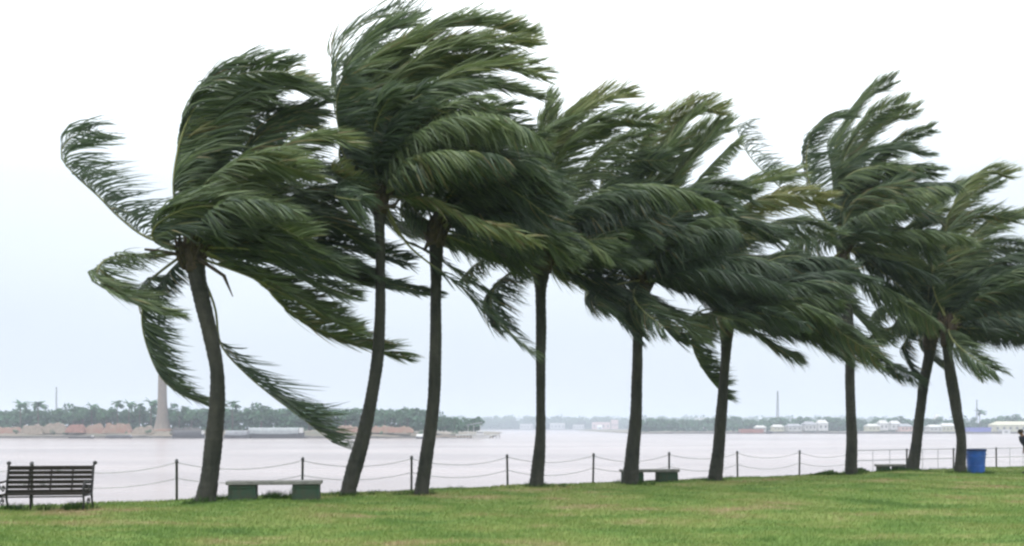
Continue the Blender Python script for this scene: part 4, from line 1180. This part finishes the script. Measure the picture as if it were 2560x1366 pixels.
for (k, x, yt, w, lab) in [
    ('palm_a', 51, 1001, 1, 'small far palm above the left wood, nearest the left edge of the picture'),
    ('palm_b', 95, 1000, 1.1, 'far palm left of the thin mast above the left wood'),
    ('broad_a', 182, 1005, 1.2, 'broad yellowish far tree just right of the thin mast'),
    ('broad_b', 206, 1006, 1.0, 'second rounded far tree right of the thin mast, touching the broad one'),
    ('palm_a', 229, 1007, 0.9, 'narrow far palm right of the rounded trees on the left bank'),
    ('broad_b', 265, 1007, 1.2, 'wide dark far tree halfway between mast and brick chimney'),
    ('palm_b', 293, 998, 0.8, 'far palm with a tuft head clear of the wood, third palm left of the chimney'),
    ('palm_a', 322, 1001, 0.8, 'spiky far palm, second of the tight row left of the chimney'),
    ('palm_b', 349, 1005, 0.8, 'shorter spiky far palm between two taller ones left of the chimney'),
    ('palm_a', 377, 997, 1.0, 'far palm directly beside the left flank of the brick chimney'),
    ('broad_a', 447, 1005, 1.1, 'dark far tree just right of the brick chimney'),
    ('broad_b', 478, 1012, 1.2, 'lower far tree between the chimney and the leftmost palm trunk'),
    ('palm_b', 581, 999, 1.0, 'far palm just right of the leftmost palm trunk'),
    ('broad_a', 652, 1003, 1.3, 'flat topped far tree in the gap left of the hanging frond'),
    ('broad_b', 772, 1004, 1.2, 'high rounded far tree just above the hanging frond tip'),
    ('broad_a', 800, 1003, 1.2, 'highest bushy far tree right of the hanging frond'),
    ('palm_a', 829, 1022, 0.8, 'low far palm between the bushy tree and a rounder one'),
    ('broad_b', 863, 1013, 1.0, 'round far tree left of the tallest palm trunk'),
    ('palm_b', 900, 1018, 1.0, 'far palm touching the left side of the tallest palm trunk'),
    ('palm_a', 962, 1026, 0.8, 'first of three small far palms between the two close trunks'),
    ('palm_b', 978, 1027, 0.7, 'middle one of three small far palms between the two close trunks'),
    ('broad_a', 999, 1022, 0.9, 'open headed far tree between the two close trunks'),
    ('palm_b', 1019, 1032, 0.8, 'last small far palm before the slim trunk'),
    ('broad_a', 1112, 1036, 1.0, 'small grey far tree right of the slim trunk, near the point of land'),
    ('palm_a', 1137, 1038, 0.9, 'last far tree before the pier at the point of land')]:
    far_tree(k, x, yt, Yt if x < 1050 else Yt - 2, zL, lab, w)
Yr = D2 + 36
GR = 'trees standing out above the far right bank'
for (k, x, yt, w, lab) in [
    ('broad_a', 1622, 1049, 1.5, 'hazy rounded tree right of the palm trunk by the far slab bench'),
    ('broad_b', 1876, 1044, 1.3, 'hazy round tree left of the thin far mast'),
    ('palm_a', 1952, 1042, 1.2, 'hazy palm at the foot of the thin far mast'),
    ('broad_a', 2096, 1042, 1.4, 'grey far tree just left of the trunk with the high right-hand crown'),
    ('palm_b', 2047, 1039, 0.9, 'small hazy palm above the pale far houses'),
    ('broad_b', 2190, 1037, 1.6, 'wide green hazy tree right of the high-crowned palm trunk'),
    ('palm_b', 2250, 1036, 1.2, 'hazy palm above the two white far houses'),
    ('broad_a', 2350, 1040, 1.3, 'grey far tree between the right-hand pair of trunks'),
    ('palm_a', 2449, 1021, 1.0, 'tall far palm standing clear above the blue bin'),
    ('broad_b', 2494, 1037, 1.5, 'wide far tree above the long cream building'),
    ('palm_b', 2518, 1035, 0.9, 'small far palm between two wide trees at the right edge'),
    ('broad_a', 2543, 1033, 1.3, 'round far tree nearest the right edge of the picture')]:
    far_tree(k, x, yt, Yr, zR, lab, w, GR)

# kiln chimney with its flared foot
Yc = D1 + 24
cb = px(406, 1068, Yc)
ch = thing('kiln_chimney', (cb.x, Yc, zL), 'tall tan brick chimney with a flared foot on the far left bank', 'chimney')
Hc = px(406, 905, Yc).z - zL
pf = []
for t in np.linspace(0, 1, 26):
    r_ = (11 + 12 * math.exp(-t * 6.0)) / F * Yc * (1 - 0.12 * t)
    pf.append((r_, Hc * t * 0.97)); 
MB().lathe(pf, 20).build('shaft', M['chimney'], ch)
MB().lathe([(pf[-1][0] * 1.0, 0), (pf[-1][0] * 1.18, 0.3), (pf[-1][0] * 1.18, 1.0), (pf[-1][0] * 0.9, 1.2), (pf[-1][0] * 0.7, 0.4)], 20).build('cap', M['chimney'], ch, (0, 0, Hc * 0.97))
MB().lathe([(6.8, 0), (6.5, 1.2), (5.9, 1.5), (5.4, 1.5)], 20).build('plinth', M['brickheap'], ch, (0, 0, -0.6))

# brick heaps: long low tapered stacks
def heap(x0, x1, yt, yb, dY, m, label, seed):
    r = np.random.default_rng(seed)
    Y = D1 + dY
    a, b = px(x0, yb, Y), px(x1, yb, Y)
    zt = px(x0, yt, Y).z; z0 = px(x0, yb, Y).z - 1.0
    L = b.x - a.x; n = max(6, int(L / 1.1))
    mb = MB()
    V = []; Fq_ = []
    for i in range(n + 1):
        x = -L / 2 + L * i / n
        h = (zt - z0) * r.uniform(0.72, 1.05) * min(1, 0.3 + 0.35 * min(i, n - i))
        V += [(x, -3.2, 0), (x, -2.2, h), (x, 2.0, h * r.uniform(.9, 1.1)), (x, 3.0, 0)]
    for i in range(n):
        for j in range(3): Fq_.append((i * 4 + j, (i + 1) * 4 + j, (i + 1) * 4 + j + 1, i * 4 + j + 1))
    Fq_ += [(0, 1, 2, 3), (n * 4 + 3, n * 4 + 2, n * 4 + 1, n * 4)]
    mb.add(V, Fq_)
    o = mb.build('brick_heap', m, None, ((a.x + b.x) / 2, Y, z0))
    tag(o, label, 'brick heap', 'heaps of brick on the far left bank')
M['tan'] = mat('tan bricks', (0.22, 0.18, 0.14), 0.95, 0.5, 0.2, bump=0.4, bscale=2)
M['redbrick'] = mat('fresh red bricks', (0.22, 0.115, 0.09), 0.95, 0.5, 0.25, bump=0.4, bscale=2)
heap(-60, 56, 1068, 1082, 14, M['brickheap'], 'low pinkish heap of bricks at the left picture edge on the far bank', 1)
heap(56, 112, 1062, 1082, 13, M['tan'], 'tan heap of bricks, left one of the two pale heaps on the far bank', 2)
heap(110, 168, 1057, 1080, 15, M['tan'], 'highest pale tan heap of bricks on the far bank', 3)
heap(168, 214, 1062, 1078, 13, M['redbrick'], 'bright red heap of bricks next to the pale heap on the far bank', 4)
heap(214, 262, 1060, 1080, 16, M['brickheap'], 'mixed heap of bricks below the green patch on the far bank', 5)
heap(262, 330, 1059, 1079, 14, M['brickheap'], 'long reddish heap of bricks left of the brick chimney', 6)
heap(334, 386, 1066, 1082, 11, M['tan'], 'low heap of bricks at the left of the chimney foot', 7)
heap(430, 505, 1068, 1080, 9, M['mudwall'], 'dark low heap right of the chimney foot', 8)
heap(905, 1035, 1066, 1078, 12, M['brickheap'], 'low pink brown heap between the two close trunks on the far bank', 9)
heap(840, 900, 1064, 1080, 13, M['brickheap'], 'small brown heap left of the tallest palm trunk on the far bank', 10)

rs = np.random.default_rng(77)
Vb, Ab = [], []
for k in range(46):
    x_ = rs.uniform(-40, 1150)
    v, a = clump_tree(rs, px(x_, 1070, D1 + 8).x, D1 + rs.uniform(5, 22), WATER + 1.5, rs.uniform(1.8, 3.6), rs.uniform(2.0, 5.0), 0.45, 0.45)
    Vb.append(v); Ab.append(a)
Vb = np.vstack(Vb)
tag(link('bank_scrub', quad_mesh('bank_scrub', Vb, np.arange(len(Vb)).reshape(-1, 4), M['farleaf'], attr=np.concatenate(Ab))),
    'low green scrub growing between the brick heaps on the far left bank', 'scrub', kind='stuff')

# thin masts
def mast(x, yt, yb, Y, label, wpx=2.0):
    a, b = px(x, yb, Y), px(x, yt, Y)
    H = b.z - a.z; w = wpx / F * Y
    t = thing('lattice_mast', (a.x, Y, a.z), label, 'mast', 'thin masts on the far banks')
    leg = MB()
    for (sx, sy) in ((-1, -1), (1, -1), (1, 1), (-1, 1)):
        leg.tube([(sx * w, sy * w, 0), (sx * w * 0.3, sy * w * 0.3, H)], w * 0.14, n=4)
    leg.build('frame', M['pole'], t)
    br = MB(); n = 12
    for i in range(n):
        k0, k1 = 1 - 0.7 * i / n, 1 - 0.7 * (i + 1) / n
        s = -1 if i % 2 else 1
        for (ax, ay, bx_, by) in ((s, -1, -s, -1), (s, 1, -s, 1), (-1, s, -1, -s), (1, s, 1, -s)):
            br.tube([(ax * w * k0, ay * w * k0, H * i / n), (bx_ * w * k1, by * w * k1, H * (i + 1) / n)], w * 0.09, n=3)
    br.build('bracing', M['pole'], t)
mast(141, 968, 1058, D1 + 75, 'thin far mast rising above the left wood', 1.8)
mast(1944, 978, 1072, D2 + 110, 'faint thin mast above the right bank', 3.0)
mast(2442, 1000, 1068, D2 + 160, 'faint mast behind the tall far palm above the blue bin', 2.0)

# boats and barges
def barge(x0, x1, ywl, hpx, Y, cover, label, cat='barge', group='barges moored along the far left bank', seed=0):
    r = np.random.default_rng(seed)
    a, b = px(x0, ywl, Y), px(x1, ywl, Y)
    L = b.x - a.x; W = max(2.6, L * 0.13); H = hpx / F * Y
    t = thing('moored_barge', ((a.x + b.x) / 2, Y, WATER), label, cat, group)
    V, Q = [], []
    st = np.linspace(-1, 1, 15)
    for s in st:
        w = W / 2 * (1 - abs(s) ** 5) ** 0.5 if abs(s) < 1 else 0.02
        sh = H * (0.42 + 0.18 * abs(s) ** 4)
        V += [(s * L / 2, -w, sh), (s * L / 2 * 0.97, -w * 0.75, -0.3), (s * L / 2 * 0.97, w * 0.75, -0.3), (s * L / 2, w, sh)]
    for i in range(14):
        for j in range(4):
            k = (j + 1) % 4
            Q.append((i * 4 + j, i * 4 + k, (i + 1) * 4 + k, (i + 1) * 4 + j))
    MB().add(V, Q).build('hull', M['hull'], t)
    c = MB(); V, Q = [], []
    for i, s in enumerate(np.linspace(-0.86, 0.80, 12)):
        for an in np.linspace(0, math.pi, 7):
            V.append((s * L / 2, -math.cos(an) * W * 0.42, H * 0.42 + math.sin(an) * H * 0.58))
    for i in range(11):
        for j in range(6): Q.append((i * 7 + j, i * 7 + j + 1, (i + 1) * 7 + j + 1, (i + 1) * 7 + j))
    Q += [tuple(range(7)), tuple(range(83, 76, -1))]
    c.add(V, Q); c.build('cover', cover, t)
    MB().box((L * 0.44, 0, H * 0.75), (L * 0.06, W * 0.5, H * 0.5)).build('wheelhouse', M['white'] if seed % 2 else M['fargrey'], t)
Ybk = D1 - 12
barge(612, 762, 1093, 27, Ybk, M['barge'], 'long grey covered barge on the far bank right of the leftmost trunk', seed=1)
barge(560, 625, 1092, 20, Ybk - 5, M['fargrey'], 'shorter dark barge overlapping the long covered one', seed=2)
barge(430, 512, 1092, 20, Ybk, M['hull'], 'dark barge moored right of the chimney foot', seed=3)
barge(262, 330, 1091, 9, Ybk, M['hull'], 'low dark boat moored below the red heaps', seed=4)
barge(170, 236, 1091, 8, Ybk - 4, M['mudwall'], 'low dark boat left of the other low boats by the heaps', seed=5)
barge(1040, 1062, 1088, 12, Ybk - 20, M['white'], 'small pale boat half hidden by the slim palm trunk', seed=7, cat='boat', group='small boats on the river')
barge(1915, 1932, 1083, 7, D2 - 45, M['hull'], 'tiny dark boat below the thin mast on the right', cat='boat', group='small boats on the river', seed=6)
barge(1640, 1705, 1079, 6, D2 + 100, M['fargrey'], 'low grey vessel on the water right of the far bench trunk', cat='boat', group='small boats on the river', seed=8)

# pier with roof at the point
Yp = D1 - 6
pr = px(1185, 1086, Yp)
pier = thing('pier', (pr.x, Yp, WATER), 'covered jetty with a sloping roof at the point of the left bank', 'pier')
sc = Yp / F
MB().box((0, 0, 1.9), (110 * sc, 5, 0.6)).build('deck', M['farconc'], pier, (10 * sc, 0, 0))
for k in range(-5, 9):
    MB().tube([(k * 8 * sc, -2.2, -1.5), (k * 8 * sc, -2.2, 1.75)], 0.25, n=6).build('pile', M['mudwall'], pier)
MB().add([(-18 * sc, -4, 7.3), (20 * sc, -4, 8.8), (20 * sc, 3, 8.8), (-18 * sc, 3, 7.3), (-18 * sc, -4, 7.7), (20 * sc, -4, 9.3), (20 * sc, 3, 9.3), (-18 * sc, 3, 7.7)],
         [(0, 3, 2, 1), (4, 5, 6, 7), (0, 1, 5, 4), (1, 2, 6, 5), (2, 3, 7, 6), (3, 0, 4, 7)]).build('roof', M['fargrey'], pier)
for k in (-14, 0, 16):
    MB().tube([(k * sc, -2.5, 2.0), (k * sc, -2.5, 7.6 + k * 0.03)], 0.2, n=6).build('column', M['farconc'], pier)
bt = thing('ferry_boat', (px(1203, 1086, Yp - 9).x, Yp - 9, WATER), 'white ferry boat with a small cabin tied up at the covered jetty', 'boat', 'small boats on the river')
MB().add([(-5, -1.4, 1.5), (5.5, -0.2, 2.0), (5.5, 0.2, 2.0), (-5, 1.4, 1.5), (-4.5, -1, -0.3), (4.2, -0.1, -0.3), (4.2, 0.1, -0.3), (-4.5, 1, -0.3)],
         [(0, 1, 2, 3), (7, 6, 5, 4), (4, 5, 1, 0), (5, 6, 2, 1), (6, 7, 3, 2), (7, 4, 0, 3)]).build('hull', M['white'], bt)
MB().box((-0.8, 0, 3.0), (4.2, 2.2, 2.4), bev=0.15).build('cabin', M['white'], bt)
for k in (-1, 0, 1):
    MB().box((-0.8 + k * 1.25, -1.12, 3.4), (0.8, 0.06, 0.7)).build('window', M['farwin'], bt)

# far houses
def house(x0, x1, yt, yb, Y, wall, roof, label, gable=True, group='pale houses on the far right bank', nwin=3, nm='far_house', cat='house'):
    a, b = px(x0, yb, Y), px(x1, yb, Y)
    W = b.x - a.x; H = px(x0, yt, Y).z - a.z; D = min(W, 12.0)
    t = thing(nm, ((a.x + b.x) / 2, Y, a.z - 0.6), label, cat, group)
    wh = (H + .6) * (0.66 if gable else 0.86)
    MB().box((0, 0, wh / 2), (W, D, wh)).build('wall', wall, t)
    if gable:
        o = 0.6; rh = H + .6
        MB().add([(-W / 2 - o, -D / 2 - o, wh + .01), (W / 2 + o, -D / 2 - o, wh + .01), (W / 2 + o, D / 2 + o, wh + .01), (-W / 2 - o, D / 2 + o, wh + .01), (-W / 2 + W * .12, 0, rh), (W / 2 - W * .12, 0, rh)],
                 [(0, 3, 2, 1), (0, 1, 5, 4), (2, 3, 4, 5), (1, 2, 5), (3, 0, 4)]).build('roof', roof, t)
    else:
        MB().box((0, 0, wh + (H + .6 - wh) / 2 + .01), (W + 0.8, D + 0.8, H + .6 - wh)).build('roof', roof, t)
    for k in range(nwin):
        x = -W / 2 + W * (k + 0.5) / nwin
        MB().box((x, -D / 2 - 0.02, wh * 0.55), (W / nwin * 0.35, 0.12, wh * 0.32)).build('window', M['farwin'], t)
YH = D2 + 14
house(2196, 2216, 1051, 1075, YH, M['farwhite'], M['farconc'], 'bright white far house with a pale roof, left one of the white pair', nwin=2)
house(2224, 2246, 1052, 1074, YH + 6, M['farwhite'], M['farconc'], 'white far house right of the brightest one', nwin=2)
house(2165, 2194, 1060, 1077, YH, M['farcream'], M['farconc'], 'low cream far house right of the high-crowned palm trunk')
house(2246, 2275, 1060, 1078, YH, M['farpink'], M['fargrey'], 'greyish pink far house beside the leaning trunk')
house(2318, 2348, 1062, 1078, YH, M['farconc'], M['farconc'], 'pale low far house between the pair of trunks')
house(2350, 2384, 1058, 1079, YH + 4, M['farcream'], M['farconc'], 'cream far house just left of the last trunk', nwin=4)
house(2336, 2348, 1036, 1072, YH + 45, M['farwhite'], M['farwhite'], 'small white roof showing above the trees between the pair of trunks', nwin=1)
house(2008, 2036, 1054, 1076, YH, M['farconc'], M['fargrey'], 'pale far house below the small hazy palm')
house(2042, 2066, 1050, 1076, YH + 5, M['farwhite'], M['farconc'], 'white far house left of the high-crowned palm trunk', nwin=2)
house(1966, 2000, 1060, 1077, YH, M['farconc'], M['fargrey'], 'far house with grey roof right of the thin mast')
house(1930, 1956, 1062, 1077, YH, M['farcream'], M['farconc'], 'cream far house at the foot of the thin mast')
house(1888, 1912, 1064, 1078, YH, M['farconc'], M['farconc'], 'small pale far house left of the thin mast')
house(1850, 1905, 1073, 1081, YH - 14, M['farred'], M['farred'], 'long low reddish shed at the water left of the thin mast', False, nwin=0, nm='far_shed', cat='shed')
house(2416, 2470, 1069, 1084, YH - 12, M['farblue'], M['farblue'], 'long violet blue shed at the water above the blue bin', False, nwin=0, nm='far_shed', cat='shed')
house(2478, 2575, 1054, 1079, YH - 4, M['farcream'], M['farcream'], 'long cream building with arched white front at the right edge', True, nwin=6)
house(2500, 2520, 1074, 1085, YH - 16, M['farwhite'], M['farwhite'], 'white low shed in front of the long cream building', False, nwin=1, nm='far_shed', cat='shed')
GM = 'faint buildings on the most distant bank'
for i, (x0, x1, yt, w_, lab) in enumerate([
    (1300, 1332, 1060, 'farconc', 'faint pale block on the distant bank, left one'),
    (1375, 1412, 1058, 'farconc', 'faint pale block right of the straight slim palm trunk'),
    (1432, 1460, 1062, 'farconc', 'faint low block left of the pink one'),
    (1480, 1525, 1056, 'farpink', 'faint pinkish building on the distant bank'),
    (1528, 1545, 1050, 'farpink', 'narrow faint pink tower block beside the pinkish building'),
    (1738, 1768, 1045, 'farconc', 'faint grey block left of the trunk with the hanging frond')]):
    house(x0, x1, yt, 1074, D3 + 12, M[w_], M[w_], lab, False, GM, 4)
house(1493, 1505, 1063, 1076, D3 - 3, M['farwhite'], M['farwhite'], 'small bright white house below the pinkish building', True, GM, 1)

# ------------------------------------------------------------------ haze
hz = bpy.data.materials.new('river haze'); hz.use_nodes = True
n, l = hz.node_tree.nodes, hz.node_tree.links
n.remove(n['Principled BSDF'])
pv = n.new('ShaderNodeVolumePrincipled')
pv.inputs['Color'].default_value = (0.68, 0.755, 0.86, 1)
pv.inputs['Density'].default_value = 0.00036
l.new(pv.outputs[0], n['Material Output'].inputs['Volume'])
hb = MB().box((0, 2000, 34), (9400, 7400, 84)).build('haze', hz)
hb['kind'] = 'stuff'
